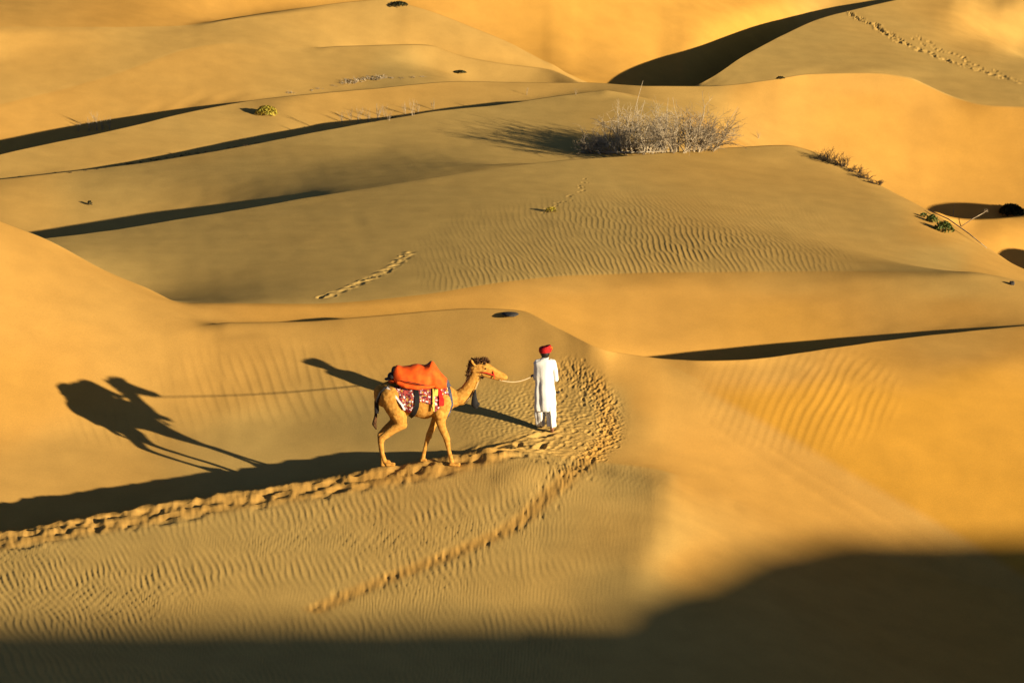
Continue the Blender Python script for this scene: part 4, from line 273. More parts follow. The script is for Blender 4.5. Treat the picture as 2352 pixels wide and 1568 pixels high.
# projection helpers (used to place things on the sand and to bound ripple fields)
cP, sP = math.cos(PITCH), math.sin(PITCH)
def proj(x, y, z):
    dz = z - CAM_H; d = y*cP - dz*sP; up = y*sP + dz*cP
    return 1176 + FPX*x/d, 784 - FPX*up/d
j0 = len(wo_)-1; J0, J1 = j0, j0+len(wd)
def colof(wv): return int(round((wv+WD)/(2*WD)*(len(wd)-1))) + J0
def hit(u, v, off=0.0):
    """point of the sand seen at (u, v) of the 2352 x 1568 frame"""
    b = (784-v)/FPX; j = colof(min(.145, max(-.145, ((u-1176)/FPX)/(cP+b*sP))))
    pu, pv = proj(XX[nn:nn+ni, j], YY[nn:nn+ni, j], ZZ[nn:nn+ni, j])
    cm = np.minimum.accumulate(pv); i = int(np.argmax(cm <= v)) if (cm <= v).any() else ni-1
    i0 = max(i-1, 0); t = 1.0
    if pv[i] != pv[i0] and pv[i0] > v: t = (pv[i0]-v)/(pv[i0]-pv[i])
    p = [A[nn+i0, j]*(1-t) + A[nn+i, j]*t for A in (XX, YY, ZZ)]
    # exact sideways position
    d = p[1]*cP - (p[2]-CAM_H)*sP
    return Vector(((u-1176)/FPX*d, p[1], p[2]+off))
def ground(x, y):
    j = colof(x/y); col = ZZ[nn:nn+ni, j]; return float(np.interp(y, YY[nn:nn+ni, j], col))

# wind ripples: narrow-band sums of waves, so crests fork and die out as on real sand
sub = (slice(nn, nn+ni), slice(J0, J1))
sx, sy, sz = XX[sub], YY[sub], ZZ[sub].copy()
su, sv = proj(sx, sy, sz)
lay = np.repeat(rows_k[:, None], sx.shape[1], 1)
fz = np.zeros_like(sz)
def ripples(mask, lam, ang, spread, amp, nw=22, seed=1, bend=None, harm=.28, band=.09):
    sel = mask > .01; x = sx[sel]; y = sy[sel]; r = np.random.default_rng(seed)
    re = np.zeros_like(x); im = np.zeros_like(x)
    if bend is not None: x = x + bend(x, y)
    for q in range(nw):
        k = 2*PI/lam*(1+r.normal(0, band)); a = ang + r.normal(0, spread); p = r.uniform(0, 2*PI)
        ph = k*(math.cos(a)*x + math.sin(a)*y) + p; re += np.cos(ph); im += np.sin(ph)
    m = np.sqrt(re*re+im*im)+1e-6; ph = np.arctan2(im, re); e = np.clip(m/math.sqrt(nw)*1.3, 0, 1)
    fz[sel] += mask[sel]*amp*e*(np.cos(ph) + harm*np.cos(2*ph+.9))
def blob(u, v, cu, cv, ru, rv, p=1.0): return np.clip(1.35 - 1.35*np.sqrt(((u-cu)/ru)**2+((v-cv)/rv)**2), 0, 1)**p
sms = lambda a, b, t: sm((t-a)/(b-a))
lowf = wav(sx, sy, [(.5, .9, .31, 1), (.5, -.5, .8, 2.2), (.4, 1.6, -.7, .4)])
# foreground field
m = (lay == 0)*sms(1570, 1380, su + .25*(sv-1200))*sms(-30, 30, sv - np.interp(su, [0, 870, 1150, 1300, 1500], [1225, 1100, 1040, 1010, 1000]))
m = m*(.72+.28*np.clip(lowf, -1, 1))*(1-.5*sms(1200, 1450, su))
bend = lambda x, y: .10*np.sin(.9*x+.5*y) + .16*np.sin(.33*y+.6*x+1) + .05*np.sin(2.1*y-.4*x)
ripples(m, .126, math.radians(19), .07, .0064, seed=3, bend=bend)
ripples(m*sms(0, .8, lowf+.2), .150, math.radians(-24), .10, .0042, seed=4, bend=bend)
# dune behind: upright ripples on the broad grey face
m = (lay == 3)*blob(su, sv, 1480, 600, 560, 170, .8)*sms(2010, 1900, su)*(.75+.25*lowf)
ripples(m, .125, math.radians(4), .06, .0046, seed=5, bend=lambda x, y: .12*np.sin(.5*y+.4*x))
# faint ripples on the slope behind the camel
m = (lay == 1)*(blob(su, sv, 640, 880, 330, 110, .8) + .8*blob(su, sv, 300, 980, 200, 60))*.8
ripples(m, .22, math.radians(16), .07, .0034, seed=6)
# fan of broad ripples on the right dune
m = (lay <= 1)*blob(su, sv, 1840, 915, 250, 135, .7)*(.7+.3*lowf)
ripples(m, .185, math.radians(-22), .045, .0062, seed=8, harm=.1, band=.05, bend=lambda x, y: .035*(y-74)**2*.35)
# fine disturbed sand by the walker
m = (lay <= 1)*blob(su, sv, 1240, 960, 230, 110)
r_ = np.random.default_rng(9)
for q in range(30):
    k = r_.uniform(25, 75); a = r_.uniform(0, PI); fz += m*.00085*np.sin(k*(math.cos(a)*sx+math.sin(a)*sy)+r_.uniform(0, 6))
# broad wind undulations everywhere
for q in range(14):
    k = r_.uniform(1.2, 5); a = r_.normal(.5, .5); fz += .0022/k*np.sin(k*(math.cos(a)*sx+math.sin(a)*sy)+r_.uniform(0, 6))

# the long flank ridge on the right: pale side and deep-orange side meet in a soft crease, with two wind grooves beside it
DG = ([812, 850, 900, 960, 1020, 1080, 1140, 1200, 1250, 1330, 1500], [1455, 1530, 1620, 1725, 1830, 1930, 2035, 2140, 2225, 2350, 2600])
dg = (su - np.interp(sv, DG[0], DG[1]))*sy/FPX
flank = (lay <= 1)*sms(800, 860, sv)
# wide crease: ground right of it keeps a slightly gentler fall, then steepens again
e_ = np.clip(dg+.15, 0, 40); fz += flank*(.105*np.sqrt(e_*e_+.02)*np.exp(-e_/1.5))*sms(830, 900, sv)
for off, wd_, dp in ((-1.05, .16, .020), (-.62, .12, .014), (-1.5, .25, .012)):
    off_ = off*(1+.25*sms(900, 1250, sv)); fz -= flank*sms(930, 1020, sv)*sms(-1, .5, .6)*dp*np.exp(-((dg-off_)/wd_)**2)

# footprints
def stamp(x, y, rx_, ry_, ang, depth, rim=.45):
    w_ = x/y; R = 2.3*max(rx_, ry_)
    a = max(0, int(((w_-R/y)+WD)/(2*WD)*(len(wd)-1))); b = min(len(wd), int(((w_+R/y)+WD)/(2*WD)*(len(wd)-1))+2)
    if a >= b: return
    yc = sy[:, (a+b)//2 if (a+b)//2 < len(wd) else a]; i0, i1 = np.searchsorted(yc, [y-R-.3, y+R+.3])
    X_ = sx[i0:i1, a:b]-x; Y_ = sy[i0:i1, a:b]-y; ca, sa = math.cos(ang), math.sin(ang)
    r2 = np.sqrt(((X_*ca+Y_*sa)/rx_)**2 + ((-X_*sa+Y_*ca)/ry_)**2)
    fz[i0:i1, a:b] += -depth*np.exp(-(r2**3)) + depth*rim*np.exp(-((r2-1.45)/.35)**2)
def path(pts, n, spread, rx_, ry_, depth, jit=.35, seed=1, rim=.5, ang=None):
    r = random.Random(seed); P = [hit(*p) for p in pts]; L = [0]
    for a, b in zip(P, P[1:]): L.append(L[-1]+(b-a).length)
    for q in range(n):
        s = L[-1]*(q+r.uniform(-jit, jit))/n; s = min(max(s, 0), L[-1]*.999); i = max(k for k in range(len(P)-1) if L[k] <= s)
        t = (s-L[i])/(L[i+1]-L[i]); p = P[i].lerp(P[i+1], t); d = (P[i+1]-P[i]).normalized()
        o = spread*(r.choice([-1, 1])*.6 + r.gauss(0, .35)); k = r.uniform(.7, 1.25)
        stamp(p.x - d.y*o, p.y + d.x*o, rx_*k, ry_*k, math.atan2(d.y, d.x)+r.gauss(0, .35) if ang is None else ang, depth*r.uniform(.6, 1.2), rim)
CRESTPATH = [(-60, 1240), (0, 1228), (200, 1193), (450, 1149), (700, 1112), (870, 1082), (1050, 1050), (1150, 1024), (1240, 992)]
# trampled band along the crest: scuffed, uneven sand with the prints pressed into it
def band(pts, width, off):
    us = [p[0] for p in pts]; vs = [p[1] for p in pts]
    d = (sv - np.interp(su, us, vs) - off)/width
    return np.exp(-d**4)*sms(us[-1]+20, us[-1]-130, su)*(lay <= 1)
def scuff(mask, amp, k0, k1, aniso, ang, n=26, seed=1):
    sel = mask > .02; x = sx[sel]; y = sy[sel]; r = np.random.default_rng(seed); a_ = np.zeros_like(x)
    ca, sa = math.cos(ang), math.sin(ang); X_ = (x*ca+y*sa)/aniso; Y_ = -x*sa+y*ca
    for q in range(n):
        k = r.uniform(k0, k1); t_ = r.uniform(0, PI); a_ += np.sin(k*(math.cos(t_)*X_+math.sin(t_)*Y_)+r.uniform(0, 6))
    a_ = a_/math.sqrt(n/2); fz[sel] += mask[sel]*amp*(np.tanh(a_*1.5) + .25*a_)
bandm = band(CRESTPATH, 24, 14)
fz *= 1 - .85*bandm
PANG = math.radians(27)
scuff(bandm, .013, 10, 24, 3.2, PANG, seed=21)
scuff(bandm, .010, 24, 44, 2.6, PANG+.15, seed=23)
scuff(bandm, .003, 50, 90, 1.5, PANG, seed=22)
path([(u, v+6) for u, v in CRESTPATH], 46, .22, .20, .09, .040, seed=2, jit=.9, rim=.25)
path([(u, v+18) for u, v in CRESTPATH], 40, .30, .18, .08, .036, seed=3, jit=.9, rim=.25)
path([(-60, 1268), (250, 1216), (520, 1172), (760, 1132), (960, 1088)], 16, .34, .20, .09, .040, seed=4, jit=.9, rim=.25)
TRAIL = [(1370, 880), (1392, 930), (1400, 1000), (1350, 1055), (1290, 1110), (1210, 1185), (1150, 1225), (1020, 1280), (900, 1325), (800, 1365), (725, 1400)]
def along(pts, width, upto=1):
    """soft mask round a trail of picked points"""
    P = [hit(*p) for p in pts]; out = np.zeros_like(sz)
    for a, b in zip(P, P[1:]):
        dx, dy = b.x-a.x, b.y-a.y; L2 = dx*dx+dy*dy; t_ = np.clip(((sx-a.x)*dx+(sy-a.y)*dy)/L2, 0, 1)
        out = np.maximum(out, np.exp(-(((sx-a.x-t_*dx)**2+(sy-a.y-t_*dy)**2)/width**2)**1.5))
    return out*(lay <= upto)
mt = along([(1300, 850), (1355, 880), (1392, 930), (1400, 1000), (1340, 1060), (1270, 1110)], .30); fz *= 1-.8*mt
scuff(mt, .0056, 30, 66, 1.2, .3, seed=31); scuff(mt, .004, 60, 110, 1.0, .3, seed=32)
mt = along([(1290, 960), (1270, 1010), (1200, 1040), (1130, 1030)], .55); scuff(mt, .006, 20, 55, 1.3, .3, seed=33)
mt2 = along([(1270, 1110), (1210, 1185), (1150, 1225), (1020, 1280), (900, 1325), (800, 1365), (725, 1400)], .16); fz *= 1-.7*mt2; scuff(mt2, .0045, 28, 62, 1.4, .45, seed=34)
path(TRAIL, 64, .15, .09, .05, .020, seed=6, jit=.9, rim=.25)
path(TRAIL[:7], 60, .30, .06, .04, .016, seed=7, jit=.9, rim=.3)
path([(1300, 850), (1330, 900), (1360, 960), (1330, 1020), (1270, 1050), (1200, 1060)], 60, .42, .06, .04, .018, seed=8, jit=.9, rim=.3)
scuff(along([(740, 683), (790, 665), (850, 640), (900, 615), (940, 580)], .13, 3), .012, 14, 40, 2.2, .9, seed=36)
path([(740, 683), (790, 665), (850, 640), (900, 615), (940, 580)], 16, .10, .10, .06, .018, seed=9, rim=.3, jit=.9)
path([(1250, 490), (1290, 465), (1330, 440), (1350, 410)], 22, .10, .06, .05, .016, seed=10, jit=.9, rim=.3)
path([(1955, 30), (2010, 60), (2060, 90), (2150, 130), (2260, 165), (2352, 190), (2420, 205)], 64, .20, .15, .09, .038, seed=11, rim=.35, jit=.9)
path([(2100, 84), (2210, 135), (2300, 170)], 22, .3, .12, .07, .028, seed=12, rim=.35, jit=.9)
# faint wind streaks and slight hollows on every open face
for q in range(26):
    k = r_.uniform(5, 16); a = r_.normal(.25, .35); fz += .0016/k*(1-.7*np.clip(bandm, 0, 1))*np.sin(k*(math.cos(a)*sx+.35*math.sin(a)*sy)+r_.uniform(0, 6)+.8*np.sin(.7*sy+q))
edge_ = 1 - sm((np.abs(wd)-.148)/.012)[None]
ZZ[sub] = sz + fz*edge_

# sand tint: fine deep-orange drift (0), orange sand (.5), grey-tan painted in for dull, grazing-lit faces (1)
SHADE_TINT = {0: [(0, 1300, 1), (600, 1300, 1), (1200, 1200, 1), (1450, 1100, 1), (1440, 1350, .95), (1470, 1000, .85), (1490, 1250, .8), (1500, 1080, .8), (1600, 1100, .5), (1600, 1300, .5), (1800, 1100, .45), (2000, 1200, .35), (1900, 980, .15), (2200, 1100, .15), (2352, 1200, .2), (1000, 1500, 1), (1400, 950, 1)],
 1: [(0, 700, .5), (0, 900, .4), (200, 1080, .7), (500, 850, .55), (600, 1050, .95), (900, 800, .6), (900, 1000, 1), (1150, 800, .6), (1150, 950, .95), (1250, 740, .6), (1390, 930, .9), (1450, 850, .5), (1490, 920, .5), (1550, 900, .5), (1650, 1000, .45), (1800, 830, .6), (2200, 780, .6), (1900, 930, .15), (2250, 900, .15)],
 2: [(0, 600, .5), (400, 700, .55), (700, 715, .45), (1300, 640, .6), (1300, 720, .4), (1800, 630, .65), (1800, 740, .35), (2200, 650, .8), (2200, 720, .5)],
 3: [(200, 600, 1), (800, 550, 1), (1300, 500, 1), (1700, 450, .8), (1700, 600, .9), (2000, 500, .8), (2150, 600, .9), (2160, 530, .55), (2280, 610, .55)],
 4: [(2200, 540, .5), (2300, 530, .4), (600, 400, 1)], 5: [(0, 450, .7), (300, 430, .9), (700, 400, 1), (1200, 300, 1), (1500, 250, .9), (1650, 250, .5), (1800, 300, .45), (2200, 400, .35)],
 6: [(100, 360, .8), (500, 290, .8), (800, 240, .7), (1300, 205, .8), (1600, 205, .8), (1750, 210, .55), (2000, 180, .6), (2000, 250, .45), (2300, 300, .35)],
 7: [(0, 250, .55), (400, 200, .65), (800, 160, .8), (900, 180, 1), (1050, 145, .8), (1250, 170, .8), (1700, 170, .95)],
 8: [(0, 130, .7), (400, 100, .8), (800, 60, .8), (1000, 60, .7), (1200, 140, .7), (1800, 100, .95), (2100, 150, .95), (2250, 60, .7), (2340, 190, .9)],
 9: [(0, 20, .6), (400, 30, .5), (700, 0, .45), (1000, 20, .35), (1300, 80, .3), (1700, 30, .3), (1950, 0, .7), (2200, -20, .8)]}
shade_tint = np.full(ZZ.shape, .6)
gsub = np.zeros_like(sz)
for k, pts in SHADE_TINT.items():
    s_ = lay == k; uu = su[s_]; vv = sv[s_]; num = 0; den = 0
    for a, b, g in pts:
        w_ = ((uu-a)**2 + (1.6*(vv-b))**2 + 400)**-1.6; num = num + w_*g; den = den + w_
    gsub[s_] = num/den
churn = np.clip(bandm*1.1 + along(TRAIL, .2), 0, 1); gsub = gsub*(1-.55*churn) + .35*.55*churn
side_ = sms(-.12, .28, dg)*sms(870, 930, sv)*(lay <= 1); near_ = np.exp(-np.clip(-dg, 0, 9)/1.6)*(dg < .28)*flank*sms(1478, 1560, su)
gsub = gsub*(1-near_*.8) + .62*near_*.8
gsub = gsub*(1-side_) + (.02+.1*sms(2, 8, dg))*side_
shade_tint[nn:nn+ni, :J0] = gsub[:, :1]; shade_tint[nn:nn+ni, J1:] = gsub[:, -1:]; shade_tint[:nn] = gsub[:1, :1].mean(); shade_tint[sub] = gsub
shade_tint[:nn, J0:J1] = gsub[:1]; shade_tint[:nn, :J0] = gsub[0, 0]; shade_tint[:nn, J1:] = gsub[0, -1]

def sheet(name, X, Y, Z, mat):
    n, m_ = X.shape; me = bpy.data.meshes.new(name)
    co = np.empty((n*m_, 3), np.float32); co[:, 0] = X.ravel(); co[:, 1] = Y.ravel(); co[:, 2] = Z.ravel()
    a = (np.arange(n-1)[:, None]*m_ + np.arange(m_-1)[None]).ravel()
    q = np.stack([a, a+1, a+m_+1, a+m_], 1).astype(np.int32)
    me.vertices.add(n*m_); me.vertices.foreach_set('co', co.ravel())
    me.loops.add(q.size); me.loops.foreach_set('vertex_index', q.ravel())
    me.polygons.add(len(q)); me.polygons.foreach_set('loop_start', np.arange(0, q.size, 4, dtype=np.int32))
    me.polygons.foreach_set('use_smooth', np.ones(len(q), bool))
    me.update(calc_edges=True)
    o = bpy.data.objects.new(name, me); COL.objects.link(o); me.materials.append(mat); return o

def nodes(name, rough=.9, color=(.5, .5, .5)):
    m = bpy.data.materials.new(name); m.use_nodes = True; n = m.node_tree; b = n.nodes['Principled BSDF']
    b.inputs['Roughness'].default_value = rough; b.inputs['Base Color'].default_value = (*color, 1); b.inputs['Specular IOR Level'].default_value = .15
    return m, n, b
def sand_material():
    m, n, b = nodes('sand', 1.0); b.inputs['Specular IOR Level'].default_value = 0
    N = n.nodes.new; tc = N('ShaderNodeTexCoord')
    def noise(scale, det, rough=.5):
        q = N('ShaderNodeTexNoise'); q.inputs['Scale'].default_value = scale; q.inputs['Detail'].default_value = det; q.inputs['Roughness'].default_value = rough
        n.links.new(tc.outputs['Object'], q.inputs['Vector']); return q
    big = noise(.12, 4); fine = noise(42, 5, .75); mid = noise(1.3, 5)
    at = N('ShaderNodeAttribute'); at.attribute_name = 'shade_tint'
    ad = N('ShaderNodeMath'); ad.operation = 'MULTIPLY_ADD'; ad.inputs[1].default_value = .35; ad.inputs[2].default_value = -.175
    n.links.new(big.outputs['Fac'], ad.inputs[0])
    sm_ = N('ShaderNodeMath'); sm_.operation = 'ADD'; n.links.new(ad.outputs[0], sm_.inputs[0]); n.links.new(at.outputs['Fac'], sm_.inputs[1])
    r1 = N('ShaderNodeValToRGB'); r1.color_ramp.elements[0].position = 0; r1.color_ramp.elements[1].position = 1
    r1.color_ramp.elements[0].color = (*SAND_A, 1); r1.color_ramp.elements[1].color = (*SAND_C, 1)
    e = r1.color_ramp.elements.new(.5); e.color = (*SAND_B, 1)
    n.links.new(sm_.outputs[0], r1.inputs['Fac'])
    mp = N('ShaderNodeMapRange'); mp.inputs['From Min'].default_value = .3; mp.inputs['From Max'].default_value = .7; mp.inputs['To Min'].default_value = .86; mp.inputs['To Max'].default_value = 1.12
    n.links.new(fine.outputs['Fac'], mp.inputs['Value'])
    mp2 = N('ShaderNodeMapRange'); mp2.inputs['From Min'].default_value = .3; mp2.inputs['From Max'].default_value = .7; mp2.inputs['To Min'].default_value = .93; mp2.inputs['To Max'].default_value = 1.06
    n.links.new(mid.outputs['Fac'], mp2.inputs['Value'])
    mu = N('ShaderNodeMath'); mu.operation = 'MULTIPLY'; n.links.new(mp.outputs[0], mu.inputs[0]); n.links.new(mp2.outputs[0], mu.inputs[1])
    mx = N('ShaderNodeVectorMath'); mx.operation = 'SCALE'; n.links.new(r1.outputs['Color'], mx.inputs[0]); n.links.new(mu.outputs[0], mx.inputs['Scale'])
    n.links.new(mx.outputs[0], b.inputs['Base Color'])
    bp = N('ShaderNodeBump'); bp.inputs['Strength'].default_value = .32; bp.inputs['Distance'].default_value = .01
    n.links.new(fine.outputs['Fac'], bp.inputs['Height']); n.links.new(bp.outputs[0], b.inputs['Normal'])
    return m
SAND_A, SAND_B, SAND_C = (.575, .29, .040), (.575, .31, .072), (.57, .375, .116)
SAND = sand_material()
gr = sheet('sand_dunes', XX, YY, ZZ, SAND); gr['kind'] = 'structure'; gr['label'] = 'rippled orange desert sand rising in long wind-shaped dunes'
ga = gr.data.attributes.new('shade_tint', 'FLOAT', 'POINT'); ga.data.foreach_set('value', shade_tint.astype(np.float32).ravel())

# ---------------------------------------------------------------- helpers for things
def tag(o, label=None, cat=None, group=None, kind=None):
    for k, v in (('label', label), ('category', cat), ('group', group), ('kind', kind)):
        if v: o[k] = v
    return o
def empty(name, loc, rz=0.0):
    o = bpy.data.objects.new(name, None); COL.objects.link(o); o.location = loc; o.rotation_euler = (0, 0, rz); o.empty_display_size = .2; return o
def link(name, me, mat, parent=None, smooth=True):
    me.name = name; me.materials.clear(); me.materials.append(mat)
    if smooth: me.polygons.foreach_set('use_smooth', np.ones(len(me.polygons), bool))
    o = bpy.data.objects.new(name, me); COL.objects.link(o)
    if parent: o.parent = parent
    return o
def from_bm(bm):
    me = bpy.data.meshes.new('m'); bm.normal_update(); bm.to_mesh(me); bm.free(); return me
V = Vector
def ball(bm, p, r, sc=(1, 1, 1), sub=2, rot=None):
    M = Matrix.Translation(p) @ (rot.to_4x4() if rot else Matrix()) @ Matrix.Diagonal((r*sc[0], r*sc[1], r*sc[2], 1))
    bmesh.ops.create_icosphere(bm, subdivisions=sub, radius=1, matrix=M)
def limb(bm, pts, flat=(1, 1, 1), step=.45, sub=2):
    """chain of balls along (x, y, z, radius) joints: merged later into one skin"""
    for a, b in zip(pts, pts[1:]):
        pa, pb = V(a[:3]), V(b[:3]); L = (pb-pa).length; n = max(1, int(L/(min(a[3], b[3])*step)))
        for i in range(n+1): t = i/n; ball(bm, pa.lerp(pb, t), a[3]*(1-t)+b[3]*t, flat, sub)
def skin(bm, voxel, smooth=5):
    """fuse overlapping balls into one continuous surface"""
    me = from_bm(bm); o = bpy.data.objects.new('tmp', me); COL.objects.link(o)
    m = o.modifiers.new('r', 'REMESH'); m.mode = 'VOXEL'; m.voxel_size = voxel
    s = o.modifiers.new('s', 'SMOOTH'); s.factor = .5; s.iterations = smooth
    dg_ = bpy.context.evaluated_depsgraph_get(); out = bpy.data.meshes.new_from_object(o.evaluated_get(dg_))
    bpy.data.objects.remove(o); bpy.data.meshes.remove(me); return out
def tube(bm, pts, radii, seg=6, cap=True):
    P = [V(p) for p in pts]; rings = []; up = V((0, 0, 1)); prev = None
    for i, p in enumerate(P):
        d = (P[min(i+1, len(P)-1)] - P[max(i-1, 0)]).normalized()
        if prev is None: a = d.cross(up if abs(d.z) < .9 else V((1, 0, 0))).normalized()
        else: a = (prev - d*prev.dot(d)).normalized()
        prev = a; b = d.cross(a); r = radii[i] if hasattr(radii, '__len__') else radii
        rings.append([bm.verts.new(p + (a*math.cos(2*PI*k/seg) + b*math.sin(2*PI*k/seg))*r) for k in range(seg)])
    for A, B in zip(rings, rings[1:]):
        for k in range(seg): bm.faces.new((A[k], A[(k+1) % seg], B[(k+1) % seg], B[k]))
    if cap:
        bm.faces.new(rings[0][::-1]); bm.faces.new(rings[-1])
def patch(grid, thick=0.0, seed=0):
    """sheet through a grid of points, smoothed once, with a thickness"""
    bm = bmesh.new(); n, m = len(grid), len(grid[0])
    vs = [[bm.verts.new(p) for p in row] for row in grid]
    for i in range(n-1):
        for j in range(m-1): bm.faces.new((vs[i][j], vs[i][j+1], vs[i+1][j+1], vs[i+1][j]))
    bmesh.ops.recalc_face_normals(bm, faces=bm.faces)
    if thick:
        bmesh.ops.solidify(bm, geom=bm.faces[:], thickness=thick)
    return from_bm(bm)
def mat(name, color, rough=.85, spec=.2, noise=None, bump=0.0, scale=20.0, sheen=0.0):
    m, n, b = nodes(name, rough, color); b.inputs['Specular IOR Level'].default_value = spec
    if noise or bump:
        tc = n.nodes.new('ShaderNodeTexCoord'); q = n.nodes.new('ShaderNodeTexNoise'); q.inputs['Scale'].default_value = scale; q.inputs['Detail'].default_value = 5
        n.links.new(tc.outputs['Object'], q.inputs['Vector'])
        if noise:
            r = n.nodes.new('ShaderNodeValToRGB'); r.color_ramp.elements[0].position = .38; r.color_ramp.elements[1].position = .64
            r.color_ramp.elements[0].color = (*color, 1); r.color_ramp.elements[1].color = (*noise, 1)
            n.links.new(q.outputs['Fac'], r.inputs['Fac']); n.links.new(r.outputs['Color'], b.inputs['Base Color'])
        if bump:
            p = n.nodes.new('ShaderNodeBump'); p.inputs['Strength'].default_value = .6; p.inputs['Distance'].default_value = bump
            n.links.new(q.outputs['Fac'], p.inputs['Height']); n.links.new(p.outputs[0], b.inputs['Normal'])
    return m
def gaussr(r, s): return r.gauss(0, s)

# ---------------------------------------------------------------- the camel
M_FUR = mat('camel_fur', (.42, .19, .034), .95, .05, noise=(.56, .29, .062), bump=.016, scale=17)
M_WOOL = mat('dark_wool', (.035, .018, .010), .95, .1, noise=(.16, .075, .03), bump=.02, scale=40)
M_ORANGE = mat('orange_cloth', (.85, .085, .010), .8, .2, noise=(.92, .13, .012), bump=.006, scale=9)
M_BLACK = mat('black_cloth', (.012, .011, .012), .8, .3, bump=.004, scale=60)
M_YELLOW = mat('yellow_cloth', (.85, .62, .12), .8, .2)
M_RED = mat('red_cloth', (.55, .015, .015), .75, .2, noise=(.70, .03, .02), scale=25)
M_ROPE = mat('pale_rope', (.62, .48, .28), .9, .1, noise=(.40, .28, .15), scale=120)
M_NAVY = mat('blue_black_cloth', (.05, .06, .10), .8, .2, noise=(.16, .17, .24), scale=45)
def pattern_cloth():
    m, n, b = nodes('patterned_cloth', .85, (.4, .1, .08)); N = n.nodes.new
    tc = N('ShaderNodeTexCoord'); v = N('ShaderNodeTexVoronoi'); v.inputs['Scale'].default_value = 38; v.inputs['Randomness'].default_value = .85
    n.links.new(tc.outputs['Object'], v.inputs['Vector'])
    s_ = N('ShaderNodeSeparateColor'); n.links.new(v.outputs['Color'], s_.inputs[0])
    r = N('ShaderNodeValToRGB'); r.color_ramp.interpolation = 'CONSTANT'; e = r.color_ramp.elements
    e[0].position = 0; e[0].color = (.30, .03, .035, 1); e[1].position = .24; e[1].color = (.75, .68, .70, 1)
    for p, c in ((.36, (.36, .06, .05, 1)), (.60, (.60, .34, .05, 1)), (.70, (.30, .15, .12, 1)), (.84, (.08, .02, .03, 1))): q = e.new(p); q.color = c
    n.links.new(s_.outputs[0], r.inputs['Fac']); n.links.new(r.outputs['Color'], b.inputs['Base Color']); return m
M_PAT = pattern_cloth()

# camel frame: x along the walk (to the right), y away from the camera, z up; scale of one crop unit in metres
U_ = 1/622.0
cfoot = hit(986, 1064)
CAM_P = V((cfoot.x, cfoot.y, cfoot.z))
camel = empty('camel', CAM_P, 0.0)
tag(camel, 'brown saddled camel led on a rope along the sand crest, orange blanket on the back', 'camel')
CRX = 0.5*(0)
def cx(zx): return (zx-790)*U_
def cz(zy): return (1375-zy)*U_/.975
def gz(dx, dy): return ground(CAM_P.x+dx, CAM_P.y+dy) - CAM_P.z
bm = bmesh.new()
def pt(zx, zy, y, r): return (cx(zx), y, cz(zy), r)
# trunk: pelvis, loin, belly, rib cage, chest
for (zx, zy, r, sy_, sz_) in ((270, 560, .23, .80, 1.0), (330, 545, .27, .82, 1.0), (410, 560, .29, .86, 1.0), (500, 590, .31, .92, .98), (600, 610, .33, .94, .98), (700, 620, .335, .94, .98), (800, 615, .33, .90, 1.0), (890, 600, .30, .84, 1.06), (970, 590, .25, .78, 1.12), (1030, 585, .19, .75, 1.1)):
    ball(bm, (cx(zx), 0, cz(zy)), r, (1, sy_, sz_), 3)
ball(bm, (cx(620), 0, cz(430)), .27, (1.5, .55, 1.0), 3)                # hump under the saddle
ball(bm, (cx(740), 0, cz(800)), .09, (1.5, .7, .7), 2)                  # sheath fold on the belly
ball(bm, (cx(905), 0, cz(775)), .12, (1.1, .9, 1.0), 2)                 # chest pad
ball(bm, (cx(215), 0, cz(520)), .15, (1, 1.1, 1.1), 2)
# neck
limb(bm, [pt(985, 570, 0, .22), pt(1080, 590, 0, .185), pt(1170, 575, 0, .165), pt(1245, 505, 0, .142), pt(1300, 415, 0, .122), pt(1345, 325, 0, .108), pt(1375, 260, 0, .10)], (1, .8, 1))
# head
limb(bm, [pt(1340, 225, 0, .11), pt(1400, 208, 0, .132), pt(1460, 228, 0, .128), pt(1530, 265, 0, .105), pt(1610, 303, 0, .088), pt(1675, 330, 0, .076), pt(1705, 340, 0, .055)], (1, .78, 1))
ball(bm, (cx(1655), 0, cz(362)), .042, (1.5, .8, .7))                    # lower lip
limb(bm, [pt(1430, 285, 0, .07), pt(1540, 325, 0, .055), pt(1640, 358, 0, .04)], (1, .8, 1))
for s_ in (-1, 1):
    ball(bm, (cx(1455), s_*.085, cz(200)), .042, (1.3, .7, .8))          # brow
    limb(bm, [(cx(1335), s_*.075, cz(180), .026), (cx(1310), s_*.105, cz(140), .030), (cx(1300), s_*.112, cz(112), .014)])   # ears
    ball(bm, (cx(1690), s_*.030, cz(325)), .022)
for (zx_, zy_, y_, r_) in ((480, 885, -.15, .085), (215, 1060, -.165, .066), (1005, 1068, -.13, .070), (788, 1062, .12, .060), (205, 1060, .15, .060), (915, 745, -.20, .11), (400, 700, -.20, .13)):
    ball(bm, (cx(zx_), y_, cz(zy_)), r_, (1, .9, 1.15))                   # joints and shoulder, thigh muscle
